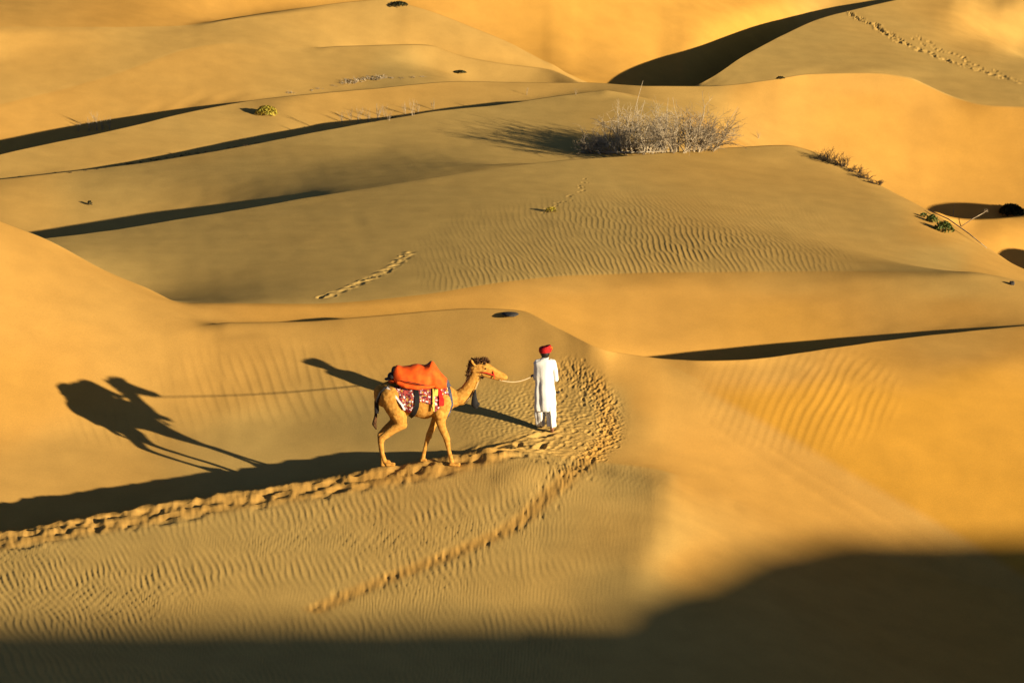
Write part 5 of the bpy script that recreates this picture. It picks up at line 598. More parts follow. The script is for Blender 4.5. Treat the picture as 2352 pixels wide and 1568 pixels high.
# legs: near side y = -0.17, far side y = +0.17
NY, FY = -.17, .17
feet = {'hn': (330, -.17), 'hf': (235, .15), 'fn': (1075, -.14), 'ff': (715, .15)}
def foot(zx, y, zy):
    z0 = gz(cx(zx), y); return z0
def leg(joints, y0, y1, foot_x, toe=70):
    n = len(joints); P = []
    for i, (zx, zy, r) in enumerate(joints):
        t = i/(n-1); P.append((cx(zx), y0*(1-t)+y1*t, cz(zy), r))
    z0 = gz(cx(foot_x), y1)
    P.append((cx(foot_x), y1, z0+.075, .048)); limb(bm, P, (1, .85, 1), .4)
    for k in (-1, 1):                                                    # two-toed pad
        limb(bm, [(cx(foot_x)-.02, y1+k*.03, z0+.035, .050), (cx(foot_x+toe), y1+k*.045, z0+.028, .042)], (1, 1, .75))
leg([(340, 560, .24), (385, 680, .205), (440, 800, .15), (455, 880, .115), (350, 950, .088), (225, 1045, .070), (212, 1100, .058), (228, 1230, .044), (262, 1340, .046)], NY*.75, NY, 300, 62)
leg([(330, 570, .20), (345, 700, .17), (385, 820, .12), (375, 890, .095), (290, 960, .078), (200, 1050, .064), (195, 1120, .052), (205, 1240, .042), (222, 1320, .044)], FY*.75, FY, 222, 40)
leg([(960, 610, .20), (945, 720, .16), (925, 830, .105), (950, 930, .082), (1000, 1045, .070), (1008, 1085, .062), (1025, 1180, .044), (1045, 1260, .044)], NY*.7, NY*.85, 1065, 80)
leg([(930, 620, .17), (905, 740, .13), (870, 850, .085), (835, 940, .070), (785, 1050, .062), (770, 1100, .052), (740, 1200, .040), (722, 1280, .042)], FY*.7, FY*.9, 712, 35)
body = link('body', skin(bm, .014, 6), M_FUR, camel)
# tail, mane and head wool
bm = bmesh.new(); tube(bm, [(cx(175), .0, cz(500)), (cx(150), .02, cz(640)), (cx(150), .03, cz(780)), (cx(135), .03, cz(880))], [.035, .03, .028, .02], 8)
limb(bm, [pt(150, 800, .03, .03), pt(130, 900, .03, .045), pt(150, 960, .03, .015)])
link('tail', from_bm(bm), M_WOOL, camel)
def wool(name, centers, n, L, seed, thick=.006):
    r = random.Random(seed); bm = bmesh.new()
    for q in range(n):
        c_, R = r.choice(centers); d = V((gaussr(r, 1), gaussr(r, 1), gaussr(r, 1))).normalized(); p = V(c_) + V((d.x*R[0], d.y*R[1], d.z*R[2]))
        e = p + (d*.7 + V((gaussr(r, .5), gaussr(r, .5), gaussr(r, .5)))).normalized()*L*r.uniform(.5, 1.2)
        tube(bm, [p - d*.02, p.lerp(e, .5) + V((gaussr(r, .006), 0, gaussr(r, .006))), e], [thick*1.6, thick*1.3, thick*.4], 4)
    return from_bm(bm)
link('head_wool', wool('w', [((cx(1400), 0, cz(150)), (.12, .08, .055)), ((cx(1455), 0, cz(150)), (.08, .07, .05)), ((cx(1300), 0, cz(215)), (.055, .075, .10)), ((cx(1345), 0, cz(175)), (.08, .08, .08))], 620, .055, 31), M_WOOL, camel)
link('throat_beard', wool('w', [((cx(1395), 0, cz(320)), (.07, .06, .06)), ((cx(1255), 0, cz(330)), (.025, .05, .10))], 240, .05, 32, .005), M_WOOL, camel)
M_EYE = mat('dark_eye', (.01, .008, .006), .15, .5)
for s_ in (-1, 1):
    bm = bmesh.new(); ball(bm, (cx(1470), s_*.094, cz(222)), .018); link('eye', from_bm(bm), M_EYE, camel)
# body outline helper for cloths: half width of the trunk at height
def trunk_y(x, z, side):
    best = .05
    for (zx, zy, r, sy_, sz_) in ((270, 560, .23, .80, 1.0), (330, 545, .27, .82, 1.0), (410, 560, .29, .86, 1.0), (500, 590, .31, .92, .98), (600, 610, .33, .94, .98), (700, 620, .335, .94, .98), (800, 615, .33, .90, 1.0), (890, 600, .30, .84, 1.06), (970, 590, .25, .78, 1.12), (1030, 585, .19, .75, 1.1), (620, 430, .27, .55, 1.0), (340, 640, .23, 1.25, 1.2), (400, 760, .16, 1.5, 1.2), (950, 690, .17, 1.2, 1.4)):
        ax = 1.5 if zy == 430 else 1.0
        q = 1 - ((x-cx(zx))/(r*ax))**2 - ((z-cz(zy))/(r*sz_))**2
        if q > 0: best = max(best, r*sy_*math.sqrt(q))
    return best
def drape(name, outline_top, outline_bot, m, parent, lift=.02, n=26, k=12, thick=.012, fold=.010, seed=1, side=(-1, 1), label=None):
    """cloth hanging on each flank between two edges given as (zx, zy) curves"""
    r = random.Random(seed); ph = [r.uniform(0, 6) for _ in range(4)]; obs = []
    tx = [p[0] for p in outline_top]; tz = [p[1] for p in outline_top]; bx = [p[0] for p in outline_bot]; bz = [p[1] for p in outline_bot]
    for s_ in side:
        G = []
        for i in range(n+1):
            t = i/n; row = []
            for j in range(k+1):
                u = j/k; a0 = tx[0]*(1-t)+tx[-1]*t; b0 = bx[0]*(1-t)+bx[-1]*t
                X0 = a0*(1-u)+b0*u; Z0 = np.interp(a0, tx, tz)*(1-u) + np.interp(b0, bx, bz)*u
                x, z = cx(X0), cz(Z0); y = trunk_y(x, z, s_) + lift + fold*math.sin(14*t*PI+ph[0]+2*u)*u + .5*fold*math.sin(31*t+ph[1])
                row.append((x, s_*y, z))
            G.append(row)
        me = patch(G, thick); obs.append(link(name, me, m, parent))
    return obs
drape('patterned_blanket', [(285, 425), (480, 420), (620, 425), (800, 410), (1010, 400)], [(300, 440), (400, 560), (480, 690), (545, 740), (600, 690), (660, 590), (740, 600), (820, 620), (870, 760), (910, 860), (950, 740), (1050, 560)], M_PAT, camel, .022, 44, 12, .01, .007, 41)
# orange blanket over the saddle, draped across the back from flank to flank
def over(name, prof, m, parent, n=40, kk=30, thick=.014, seed=3, amp=.009):
    """prof: list of (zx, top_zy, hem_zy, half width)"""
    r = random.Random(seed); px = [p[0] for p in prof]; ph = [r.uniform(0, 6) for _ in range(6)]; G = []
    for i in range(n+1):
        zx = px[0] + (px[-1]-px[0])*i/n; top = np.interp(zx, px, [p[1] for p in prof]); hem = np.interp(zx, px, [p[2] for p in prof]); hw = np.interp(zx, px, [p[3] for p in prof]); row = []
        for j in range(kk+1):
            a = -1 + 2*j/kk; s_ = 1 if a > 0 else -1; q = abs(a)
            zt, zh = cz(top), cz(hem); z = zt - (zt-zh)*(q**1.9); x = cx(zx)
            y = hw*math.sin(min(1, q*1.12)*PI/2)**.75
            y = max(y, (trunk_y(x, z, s_)+.035)*min(1, q*1.9))
            f = amp*(math.sin(zx*.021+ph[0]+3*q)*.7 - abs(math.sin(zx*.016+ph[1]-1.6*q))*1.6 + math.sin(zx*.06+ph[3]+2*q)*.35*q + math.sin(9*q+ph[2]+zx*.01)*.4)
            row.append((x + .4*f*q, s_*(y + f*q), z + f*(1-q)*.6))
        G.append(row)
    return link(name, patch(G, thick), m, parent)
over('orange_blanket', [(372, 215, 345, .17), (410, 192, 390, .22), (470, 205, 425, .26), (560, 200, 448, .29), (650, 178, 445, .31), (740, 190, 420, .31), (790, 170, 405, .29), (822, 138, 410, .26), (850, 160, 425, .26), (920, 270, 445, .28), (1008, 372, 430, .27)], M_ORANGE, camel)
bm = bmesh.new(); limb(bm, [(cx(430), -.28, cz(365), .045), (cx(520), -.340, cz(398), .045), (cx(650), -.36, cz(412), .050), (cx(760), -.35, cz(410), .042), (cx(850), -.32, cz(405), .03)], (1, .7, 1.0))
link('rolled_blanket', skin(bm, .012, 5), M_ORANGE, camel)
bm = bmesh.new(); limb(bm, [(cx(430), .28, cz(365), .045), (cx(520), .345, cz(395), .06), (cx(650), .37, cz(405), .062), (cx(760), .36, cz(408), .05)], (1, .7, 1.0))
link('rolled_blanket', skin(bm, .012, 5), M_ORANGE, camel)
bm = bmesh.new(); tube(bm, [(cx(455), -.325, cz(338)), (cx(540), -.352, cz(345)), (cx(640), -.368, cz(362)), (cx(740), -.362, cz(385)), (cx(830), -.335, cz(400))], .009, 6)
link('crease_shade', from_bm(bm), M_BLACK, camel)  # thin black tube put in for the shade of the blanket crease
# black saddle bag and cantle at the rear, pommel at the front
bm = bmesh.new()
for (zx, zy, r, sc) in ((375, 262, .085, (.7, 1.6, 1.1)), (345, 320, .085, (1.0, 2.0, .8)), (400, 330, .09, (1.0, 2.1, .9)), (300, 358, .05, (1.5, 2.2, .5)), (440, 400, .05, (.8, 4.6, .8))): ball(bm, (cx(zx), 0, cz(zy)), r, sc, 3)
link('saddle_pad', skin(bm, .013, 4), M_BLACK, camel)
bm = bmesh.new(); ball(bm, (cx(350), 0, cz(372)), .055, (1.5, 3.6, .55), 3); link('rear_cushion', from_bm(bm), M_ORANGE, camel)
bm = bmesh.new(); limb(bm, [(cx(790), .0, cz(200), .05), (cx(815), 0, cz(158), .028)], (1, 1.8, 1)); link('saddle_pommel', skin(bm, .010, 3), mat('saddle_wood', (.06, .03, .02), .6), camel)
def strap(name, pts, width, m, lift=.045, thick=.012, far=True):
    for s_ in ((-1, 1) if far else (-1,)):
        bm = bmesh.new()
        L = []
        for (a, b), (c_, d) in zip(pts, pts[1:]):
            for q in range(6): t = q/6; L.append((a+(c_-a)*t, b+(d-b)*t))
        L.append(pts[-1]); prev = None
        for i, (zx, zy) in enumerate(L):
            x, z = cx(zx), cz(zy); dx, dz = (L[min(i+1, len(L)-1)][0]-L[max(i-1, 0)][0]), -(L[min(i+1, len(L)-1)][1]-L[max(i-1, 0)][1]); n_ = math.hypot(dx, dz); nx, nz = -dz/n_, dx/n_
            w_ = width[min(len(width)-1, int(i/6))] if hasattr(width, '__len__') else width; row = []
            for o_, q in ((-1, 0), (1, 0), (1, 1), (-1, 1)):
                X_, Z_ = x+nx*o_*w_/2, z+nz*o_*w_/2; row.append(bm.verts.new((X_, s_*(trunk_y(x, z, s_)+lift+q*thick), Z_)))
            if prev:
                for k in range(4): bm.faces.new((prev[k], prev[(k+1) % 4], row[(k+1) % 4], row[k]))
            else: bm.faces.new(row)
            prev = row
        bm.faces.new(prev[::-1])
        bmesh.ops.recalc_face_normals(bm, faces=bm.faces); link(name, from_bm(bm), m, camel, False)
strap('girth_strap', [(640, 440), (655, 540), (650, 640), (615, 730), (560, 790)], .085, M_BLACK)
strap('pale_strap', [(835, 395), (850, 480), (852, 580), (850, 700)], .034, M_YELLOW, .055)
strap('yellow_tassel', [(870, 400), (885, 460), (880, 520)], .06, M_YELLOW, .05)
strap('red_tassel', [(900, 398), (925, 480), (945, 560), (945, 640)], [.06, .075, .10, .06], M_RED, .06)
strap('breast_strap', [(1005, 385), (1040, 470), (1060, 560), (1068, 640), (1040, 720), (1000, 800)], .05, M_NAVY, .04)
strap('breeching_strap', [(320, 420), (270, 445), (215, 500), (180, 570), (165, 660), (170, 760)], .06, M_BLACK, .035)
strap('blanket_border', [(290, 432), (350, 475), (410, 545), (470, 620), (505, 690)], .035, mat('white_trim', (.72, .70, .74), .8), .045)
bm = bmesh.new(); tube(bm, [(cx(1215), -.09, cz(640)), (cx(1290), -.10, cz(560)), (cx(1350), -.09, cz(470)), (cx(1385), -.085, cz(380))], .008, 6)
link('neck_cord', from_bm(bm), M_ROPE, camel)
bm = bmesh.new(); limb(bm, [(cx(1345), -.10, cz(480), .022), (cx(1335), -.12, cz(560), .05), (cx(1340), -.12, cz(640), .075), (cx(1352), -.12, cz(672), .05)], (1, .7, 1)); ball(bm, (cx(1375), -.12, cz(645)), .045)
link('neck_tassel', skin(bm, .010, 3), M_BLACK, camel)
bm = bmesh.new(); tube(bm, [(cx(1560), -.085, cz(262)), (cx(1575), -.085, cz(310)), (cx(1570), -.07, cz(352))], .010, 6); tube(bm, [(cx(1565), -.088, cz(300)), (cx(1480), -.105, cz(270)), (cx(1385), -.10, cz(265))], .010, 6)
tube(bm, [(cx(1560), .085, cz(262)), (cx(1562), .0, cz(240)), (cx(1560), -.085, cz(262))], .010, 6)
link('halter', from_bm(bm), M_RED, camel)

# ---------------------------------------------------------------- the walker leading it
walker_p = hit(1252, 990); WALKER_P = V((walker_p.x, walker_p.y, walker_p.z))
walker = empty('person', WALKER_P, 0.0)
tag(walker, 'person in long white tunic and red turban walking away, leading the camel', 'person')
UM = 1/728.0
def mx(zx): return (zx-430)*UM
def mz(zy): return (1400-zy)*UM/.97
def mg(dx, dy): return ground(WALKER_P.x+dx, WALKER_P.y+dy) - WALKER_P.z
M_SKIN = mat('skin', (.23, .095, .045), .6, .3, noise=(.27, .115, .055), scale=14)
M_WHITE = mat('white_cotton', (.74, .73, .70), .9, .1, bump=.012, scale=14)
M_HAIR = mat('black_hair', (.008, .007, .006), .5, .4, bump=.004, scale=120)
bm = bmesh.new()
ball(bm, (mx(428), .0, mz(255)), .098, (.86, 1.0, 1.22), 3)                       # skull
ball(bm, (mx(428), .045, mz(290)), .07, (.85, .85, 1.1), 3)                       # jaw and face
limb(bm, [(mx(428), .122, mz(258), .014), (mx(428), .142, mz(280), .016)])          # nose
for s_ in (-1, 1): limb(bm, [(mx(428)+s_*.086, .005, mz(252), .016), (mx(428)+s_*.088, .0, mz(282), .013)])   # ears
limb(bm, [(mx(428), -.005, mz(310), .058), (mx(430), -.01, mz(350), .062)])
limb(bm, [(mx(430), 0, mz(400), .11), (mx(430), 0, mz(480), .135), (mx(430), 0, mz(600), .125), (mx(430), 0, mz(700), .125), (mx(430), 0, mz(780), .14)], (1.25, .78, 1))
limb(bm, [(mx(330), 0, mz(395), .06), (mx(430), 0, mz(380), .06), (mx(530), 0, mz(395), .06)])
# right arm bent forward; left arm forward holding the rope in front of the body
limb(bm, [(mx(540), 0, mz(405), .055), (mx(578), -.03, mz(520), .047), (mx(590), -.03, mz(635), .040), (mx(560), .10, mz(650), .034), (mx(515), .22, mz(640), .027)])
limb(bm, [(mx(318), 0, mz(405), .055), (mx(300), .01, mz(520), .046), (mx(290), .03, mz(630), .040), (mx(285), .14, mz(640), .033), (mx(270), .235, mz(628), .026)])
def hand(c_, dirv, palm_n, s_):
    """palm, four bent fingers of different lengths and a thumb from the side"""
    d = V(dirv).normalized(); n_ = V(palm_n).normalized(); w_ = d.cross(n_).normalized(); c_ = V(c_)
    limb(bm, [(*(c_-w_*.020), .014), (*(c_+d*.055-w_*.026), .0125)]); limb(bm, [(*c_, .016), (*(c_+d*.062), .013)]); limb(bm, [(*(c_+w_*.020), .014), (*(c_+d*.055+w_*.026), .0125)])
    for k, L in enumerate((.060, .070, .066, .052)):
        b0 = c_ + d*.062 + w_*(-.030+.020*k); b1 = b0 + d*L*.40 + n_*L*.15; b2 = b1 + d*L*.12 + n_*L*.36; b3 = b2 - d*L*.22 + n_*L*.16
        limb(bm, [(*b0, .0088), (*b1, .0084), (*b2, .0078), (*b3, .0065)])
    t0 = c_ + d*.012 - w_*.026*s_; t1 = t0 + d*.028 - w_*.024*s_ + n_*.012; t2 = t1 + d*.022 + n_*.024
    limb(bm, [(*t0, .0115), (*t1, .0100), (*t2, .0080)])
hand((mx(508), .235, mz(640)), (-.5, .85, .05), (-.3, -.2, -1), 1)
hand((mx(266), .25, mz(627)), (-.35, .9, .0), (.2, -.1, -1), -1)
# legs: left foot planted ahead, right heel lifting behind
zl, zr = mg(mx(370), .12), mg(mx(530), -.10)
limb(bm, [(mx(380), 0, mz(800), .085), (mx(372), .03, mz(1080), .055), (mx(368), .08, mz(1230), .045), (mx(368), .09, zl+.09, .034)], (1, 1, 1))
limb(bm, [(mx(368), .06, zl+.045, .036), (mx(366), .14, zl+.035, .034), (mx(364), .22, zl+.022, .026)], (1.1, 1, .8))
limb(bm, [(mx(480), 0, mz(800), .085), (mx(500), .02, mz(1050), .055), (mx(520), -.08, mz(1210), .045), (mx(530), -.15, zr+.16, .034)], (1, 1, 1))
limb(bm, [(mx(531), -.17, zr+.125, .036), (mx(532), -.10, zr+.06, .036), (mx(532), -.04, zr+.028, .028), (mx(532), .0, zr+.02, .022)], (1.15, 1, 1))
link('body', skin(bm, .0075, 3), M_SKIN, walker)
# clothes: loose rings of cloth around torso, sleeves and legs
def garment(rings, name, m, parent, seg=40, folds=.012, seed=1, thick=.008, freq=(5, 9)):
    """rings: (cx, cy, z, rx, ry)"""
    r = random.Random(seed); p0, p1 = r.uniform(0, 6), r.uniform(0, 6); zs = [q[2] for q in rings][::-1]; G = []; n = 34
    top, bot = rings[0][2], rings[-1][2]
    for i in range(n+1):
        z = top + (bot-top)*i/n; c_ = [np.interp(z, zs, [q[k] for q in rings][::-1]) for k in (0, 1, 3, 4)]; row = []
        for j in range(seg+1):
            a = 2*PI*j/seg; f = folds*(i/n)**.8*(math.sin(freq[0]*a+p0+1.1*math.sin(3*i/n)) + .55*math.sin(freq[1]*a+p1-1.5*i/n)) + folds*.35*math.sin(21*i/n+2*a)
            row.append((c_[0]+(c_[2]+f)*math.cos(a), c_[1]+(c_[3]+f)*math.sin(a), z + .006*math.sin(3*a+p1)*(i/n)))
        G.append(row)
    me = patch(G); bm_ = bmesh.new(); bm_.from_mesh(me); bmesh.ops.remove_doubles(bm_, verts=bm_.verts, dist=.0005); bmesh.ops.recalc_face_normals(bm_, faces=bm_.faces)
    bmesh.ops.solidify(bm_, geom=bm_.faces[:], thickness=thick); bpy.data.meshes.remove(me)
    return link(name, from_bm(bm_), m, parent)
tunic = garment([(mx(428), -.0, mz(338), .062, .060), (mx(428), -.005, mz(352), .075, .07), (mx(430), -.005, mz(368), .150, .095), (mx(428), 0, mz(384), .205, .115), (mx(427), 0, mz(400), .225, .13), (mx(425), 0, mz(430), .222, .14), (mx(420), 0, mz(520), .195, .145), (mx(422), 0, mz(650), .192, .150), (mx(425), 0, mz(800), .205, .165), (mx(428), .0, mz(960), .212, .175), (mx(430), .0, mz(1090), .205, .178)], 'tunic', M_WHITE, walker, seed=5, folds=.020, freq=(6, 11))
bm = bmesh.new(); limb(bm, [(mx(505), 0, mz(398), .074), (mx(540), 0, mz(404), .072), (mx(574), -.03, mz(515), .058), (mx(590), -.035, mz(640), .052), (mx(562), .08, mz(655), .046), (mx(540), .15, mz(650), .042)])
link('sleeve', skin(bm, .011, 4), M_WHITE, tunic)
bm = bmesh.new(); limb(bm, [(mx(350), 0, mz(398), .074), (mx(318), 0, mz(404), .072), (mx(300), .0, mz(515), .056), (mx(292), .02, mz(635), .050), (mx(287), .10, mz(645), .044), (mx(280), .17, mz(635), .040)])
link('sleeve', skin(bm, .011, 4), M_WHITE, tunic)
bm = bmesh.new(); tube(bm, [(mx(428)+.066*math.cos(a), -.002+.064*math.sin(a), mz(334)+.006*math.sin(a)) for a in [2*PI*k/20 for k in range(21)]], .013, 6, False)
link('collar', from_bm(bm), M_WHITE, tunic)
garment([(mx(372), .0, mz(790), .115, .13), (mx(360), .03, mz(980), .112, .12), (mx(352), .05, mz(1180), .098, .11), (mx(362), .085, mz(1290), .085, .10), (mx(366), .10, zl+.055, .062, .08)], 'trouser_leg', M_WHITE, walker, seed=8, folds=.016, freq=(5, 8))
garment([(mx(492), .0, mz(790), .115, .13), (mx(508), .0, mz(980), .112, .12), (mx(522), -.05, mz(1150), .095, .11), (mx(528), -.11, zr+.15, .078, .09)], 'trouser_leg', M_WHITE, walker, seed=9, folds=.016, freq=(5, 8))
bm = bmesh.new(); ball(bm, (mx(428), -.006, mz(262)), .104, (.90, 1.02, 1.05), 3); ball(bm, (mx(428), -.03, mz(298)), .075, (.95, .8, .75), 3)
hm = skin(bm, .008, 2); hb = bmesh.new(); hb.from_mesh(hm)
bmesh.ops.delete(hb, geom=[v for v in hb.verts if v.co.y > .055 and v.co.z < mz(225)], context='VERTS'); bpy.data.meshes.remove(hm)
link('hair', from_bm(hb), M_HAIR, walker)
# turban: wound cloth rolls
bm = bmesh.new(); r = random.Random(12)
for k in range(9):
    z = mz(243) + .011*k; R = .098 + .018*math.sin(PI*(k+1)/9.5); tl = r.uniform(-.22, .22); ph = r.uniform(0, 6)
    tube(bm, [(mx(430)+R*math.cos(a)*.98, -.002+R*1.06*math.sin(a), z+tl*.10*math.sin(a+ph)+.05*(math.cos(a))*.25) for a in [2*PI*q/28 for q in range(29)]], .0185, 8, False)
ball(bm, (mx(430), 0, mz(205)), .103, (.98, 1.05, .62), 3)
turban = link('turban', skin(bm, .006, 2), mat('red_turban', (.55, .012, .010), .75, .25, noise=(.25, .006, .008), bump=.006, scale=30), walker)
bm = bmesh.new(); tube(bm, [(mx(470), -.09, mz(172)), (mx(500), -.05, mz(176)), (mx(522), .0, mz(190)), (mx(528), .02, mz(215))], [.012, .020, .020, .010], 8); link('turban_tail', from_bm(bm), M_ORANGE, turban)
# the lead rope from the halter to his left hand
a = CAM_P + V((cx(1640), -.05, cz(365))); b = WALKER_P + V((mx(256), .28, mz(640)))
pts = [a.lerp(b, t) + V((0, 0, -.075*math.sin(PI*t))) for t in [i/24 for i in range(25)]] + [b + V((.10, .03, -.06)), b + V((.13, .03, -.30))]
bm = bmesh.new(); tube(bm, pts, .0105, 7); tag(link('lead_rope', from_bm(bm), M_ROPE), 'pale lead rope stretched between the camel and the walking person', 'rope')

# ---------------------------------------------------------------- dry brush and desert plants
M_TWIG = mat('dry_twigs', (.24, .185, .12), .9, .1, noise=(.50, .40, .26), scale=5)
M_MIDTWIG = mat('brown_twigs', (.13, .095, .06), .9, .1, noise=(.34, .26, .16), scale=5)
M_PALE = mat('pale_stems', (.52, .42, .28), .9, .1, noise=(.38, .29, .18), scale=6)
M_DARKTWIG = mat('dark_twigs', (.045, .032, .022), .9, .1, noise=(.10, .07, .04), scale=8)
M_GREEN = mat('green_leaves', (.055, .085, .018), .7, .3, noise=(.13, .16, .03), scale=9)
M_YGREEN = mat('yellow_leaves', (.50, .36, .04), .8, .2, noise=(.38, .33, .05), scale=9)
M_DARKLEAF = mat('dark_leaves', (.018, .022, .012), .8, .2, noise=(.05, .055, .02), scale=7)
M_STONE_SHADE = mat('stone_and_shade', (.030, .028, .027), .9, .2, noise=(.06, .055, .05), bump=.02, scale=14)
def branches(bm, r, p, d, L, rad, depth, spread, seg=4, gravity=0.0, kids=(2, 4)):
    n = 4; P = [p]; q = V(p)
    for i in range(n):
        d = (d + V((gaussr(r, spread*.5), gaussr(r, spread*.5), gaussr(r, spread*.35) + gravity))).normalized(); q = q + d*L/n; P.append(q.copy())
    tube(bm, P, [rad*(1-.55*i/n) for i in range(n+1)], seg, False)
    if depth > 0:
        for _ in range(r.randint(*kids)):
            k = r.randint(1, n); dd = (d + V((gaussr(r, spread*1.5), gaussr(r, spread*1.5), gaussr(r, spread*.9)))).normalized()
            branches(bm, r, P[k], dd, L*r.uniform(.5, .75), rad*.55, depth-1, spread, seg, gravity, kids)
def shrub_mesh(seed, width, height, stems, lean=(0, 0), depth=3, rad=.016, spread=.45, kids=(2, 4)):
    r = random.Random(seed); bm = bmesh.new()
    for q in range(stems):
        a = r.uniform(0, 2*PI); t = r.uniform(0, 1)**.6; base_ = V((math.cos(a)*width*.22*t, math.sin(a)*width*.16*t, -.05))
        out_ = V((math.cos(a)*width*.55*t/height + lean[0], math.sin(a)*.35*t + lean[1], 1)).normalized()
        branches(bm, r, base_, out_, height*r.uniform(.45, .72), rad*r.uniform(.7, 1.3), depth, spread, 4, 0, kids)
    return from_bm(bm)
BUSHES = [  # u, v of the base, width, height in metres, stems, lean, label
    (1372, 353, 1.0, .55, 11, (-.5, 0), M_TWIG, 'low grey dry shrub sprawling at the far left end of the big thicket'),
    (1420, 352, 1.3, 1.05, 12, (-.35, 0), M_PALE, 'pale dry shrub leaning left beside the sprawling low end of the thicket'),
    (1462, 352, 1.2, 1.15, 12, (-.1, 0), M_PALE, 'bleached dry shrub with thick pale trunks in the left half of the thicket'),
    (1486, 351, 1.2, 1.1, 11, (0, 0), M_TWIG, 'grey dry shrub just left of the middle of the big thicket'),
    (1513, 350, 1.3, 1.1, 13, (0, 0), M_TWIG, 'dense grey dry shrub in the middle of the big thicket'),
    (1552, 349, 1.3, 1.15, 14, (.1, 0), M_TWIG, 'tangled dark-shaded dry shrub right of the middle of the big thicket'),
    (1592, 347, 1.1, 1.1, 12, (.15, 0), M_TWIG, 'upright dry shrub second from the right end of the thicket'),
    (1622, 345, 1.3, 1.15, 14, (.35, 0), M_MIDTWIG, 'dark dry shrub with long branches fanning right at the right end of the thicket')]
for k, (u, v, wd_, ht, ns, lean, m_, lab) in enumerate(BUSHES):
    p = hit(u, v); p.z -= .03
    o = empty('dry_shrub', p); tag(o, lab, 'dry shrub', 'dry shrubs growing together on the dune')
    link('branches', shrub_mesh(50+k, wd_, ht*1.05, ns, lean, 3, .019, .40, (3, 5)), m_, o, False)
    r = random.Random(80+k); bm = bmesh.new()
    for q in range(3): branches(bm, r, V((r.uniform(-.2, .2)*wd_, r.uniform(-.1, .1), -.05)), V((lean[0]*.6+gaussr(r, .25), gaussr(r, .2), 1)).normalized(), ht*.55, .034, 1, .30, 6)
    link('trunk', from_bm(bm), m_, o, True)
r = random.Random(99)
for k, (u, h_, dx) in enumerate(((1397, .9, .06), (1422, 1.1, -.02), (1441, 1.2, .10), (1456, 1.1, .14), (1530, 1.1, -.05), (1560, 1.1, .08), (1587, 1.2, .02), (1612, .95, .2), (1650, .8, .3))):
    p = hit(u, 350 if u < 1600 else 347); p.y += r.uniform(.1, .5); p.z = ground(p.x, p.y)
    bm = bmesh.new(); branches(bm, r, V((0, 0, -.05)), V((dx, 0, 1)).normalized(), h_, .017, 1, .10, 5, 0, (1, 3))
    o = link('dead_stalk', from_bm(bm), M_PALE, None, False); o.location = p
    tag(o, 'pale upright dead stalk rising above the dry thicket', 'dead stalk', 'upright dead stalks among the dry shrubs')
p = hit(1340, 338); p2 = hit(1400, 357)
bm = bmesh.new(); tube(bm, [(0, 0, .16), (.25, -.02, .08), (.55, -.05, .035), (1.1, -.05, .03), (1.8, 0, .04), (2.4, .05, .05)], [.012, .02, .026, .024, .02, .012], 6)
branches(bm, random.Random(5), V((.6, -.05, .03)), V((-.6, 0, .5)), .5, .012, 2, .4)
o = link('fallen_branch', from_bm(bm), M_PALE, None, False); o.location = hit(1345, 352); tag(o, 'long pale fallen branch lying on the sand along the foot of the thicket', 'branch')

def leaf_clump(seed, wd_, ht, n, size, dome=True):
    r = random.Random(seed); bm = bmesh.new()
    for q in range(n):
        a = r.uniform(0, 2*PI); t = math.sqrt(r.random()); zc_ = ht*(r.random() if not dome else math.sqrt(max(0, 1-t*t))*r.uniform(.55, 1.02))
        c_ = V((math.cos(a)*t*wd_/2, math.sin(a)*t*wd_/2, zc_)); d = V((gaussr(r, 1), gaussr(r, 1), gaussr(r, 1))).normalized(); e = d.cross(V((r.random(), r.random(), r.random()))).normalized(); s_ = size*r.uniform(.5, 1.3)
        vs = [bm.verts.new(c_+d*s_), bm.verts.new(c_+e*s_*.45), bm.verts.new(c_-d*s_), bm.verts.new(c_-e*s_*.45)]; bm.faces.new(vs)
    return from_bm(bm)
def leafy(name, u, v, wd_, ht, n, size, m_, label, cat, seed, group=None, twig=M_DARKTWIG):
    p = hit(u, v); o = empty(name, p); tag(o, label, cat, group)
    link('leaves', leaf_clump(seed, wd_, ht, n, size), m_, o, False)
    r = random.Random(seed); bm = bmesh.new()
    for q in range(7): branches(bm, r, V((0, 0, -.05)), V((gaussr(r, .6), gaussr(r, .5), 1)).normalized(), ht*.7, .012, 1, .3)
    link('stems', from_bm(bm), twig, o, False); return o
leafy('yellow_bush', 612, 263, .66, .26, 900, .045, M_YGREEN, 'small domed yellow bush alone on the pale sand band', 'bush', 1, None)
leafy('yellow_tuft', 1317*.961, 486, .26, .12, 200, .03, M_YGREEN, 'tiny yellow tuft on the rippled grey dune face', 'plant', 2)
leafy('green_plant', 2167, 531, .52, .26, 420, .05, M_GREEN, 'largest green leafy plant on the slope by the dead branches', 'plant', 3, 'green plants on the pale dune edge')
leafy('green_plant', 2140, 510, .30, .20, 200, .045, M_GREEN, 'middle green plant with dark leaves above the largest one', 'plant', 4, 'green plants on the pale dune edge')
leafy('green_plant', 2121, 498, .22, .11, 110, .035, M_GREEN, 'smallest green plant, highest of the three on the pale slope', 'plant', 5, 'green plants on the pale dune edge')
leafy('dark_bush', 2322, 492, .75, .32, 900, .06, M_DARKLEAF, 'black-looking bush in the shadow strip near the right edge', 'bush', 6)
leafy('dark_bush', 917, 13, .60, .13, 420, .045, M_DARKLEAF, 'small dark bush on the far crest at the top of the picture', 'bush', 7)
leafy('dark_bush', 1056, 167, .42, .07, 240, .035, M_DARKLEAF, 'flat dark bush at the foot of the pale far slip face', 'bush', 8)
leafy('dark_bush', 1793, 181, .28, .07, 160, .03, M_DARKLEAF, 'flat dark tuft on the crest of the big bright dune', 'bush', 9)
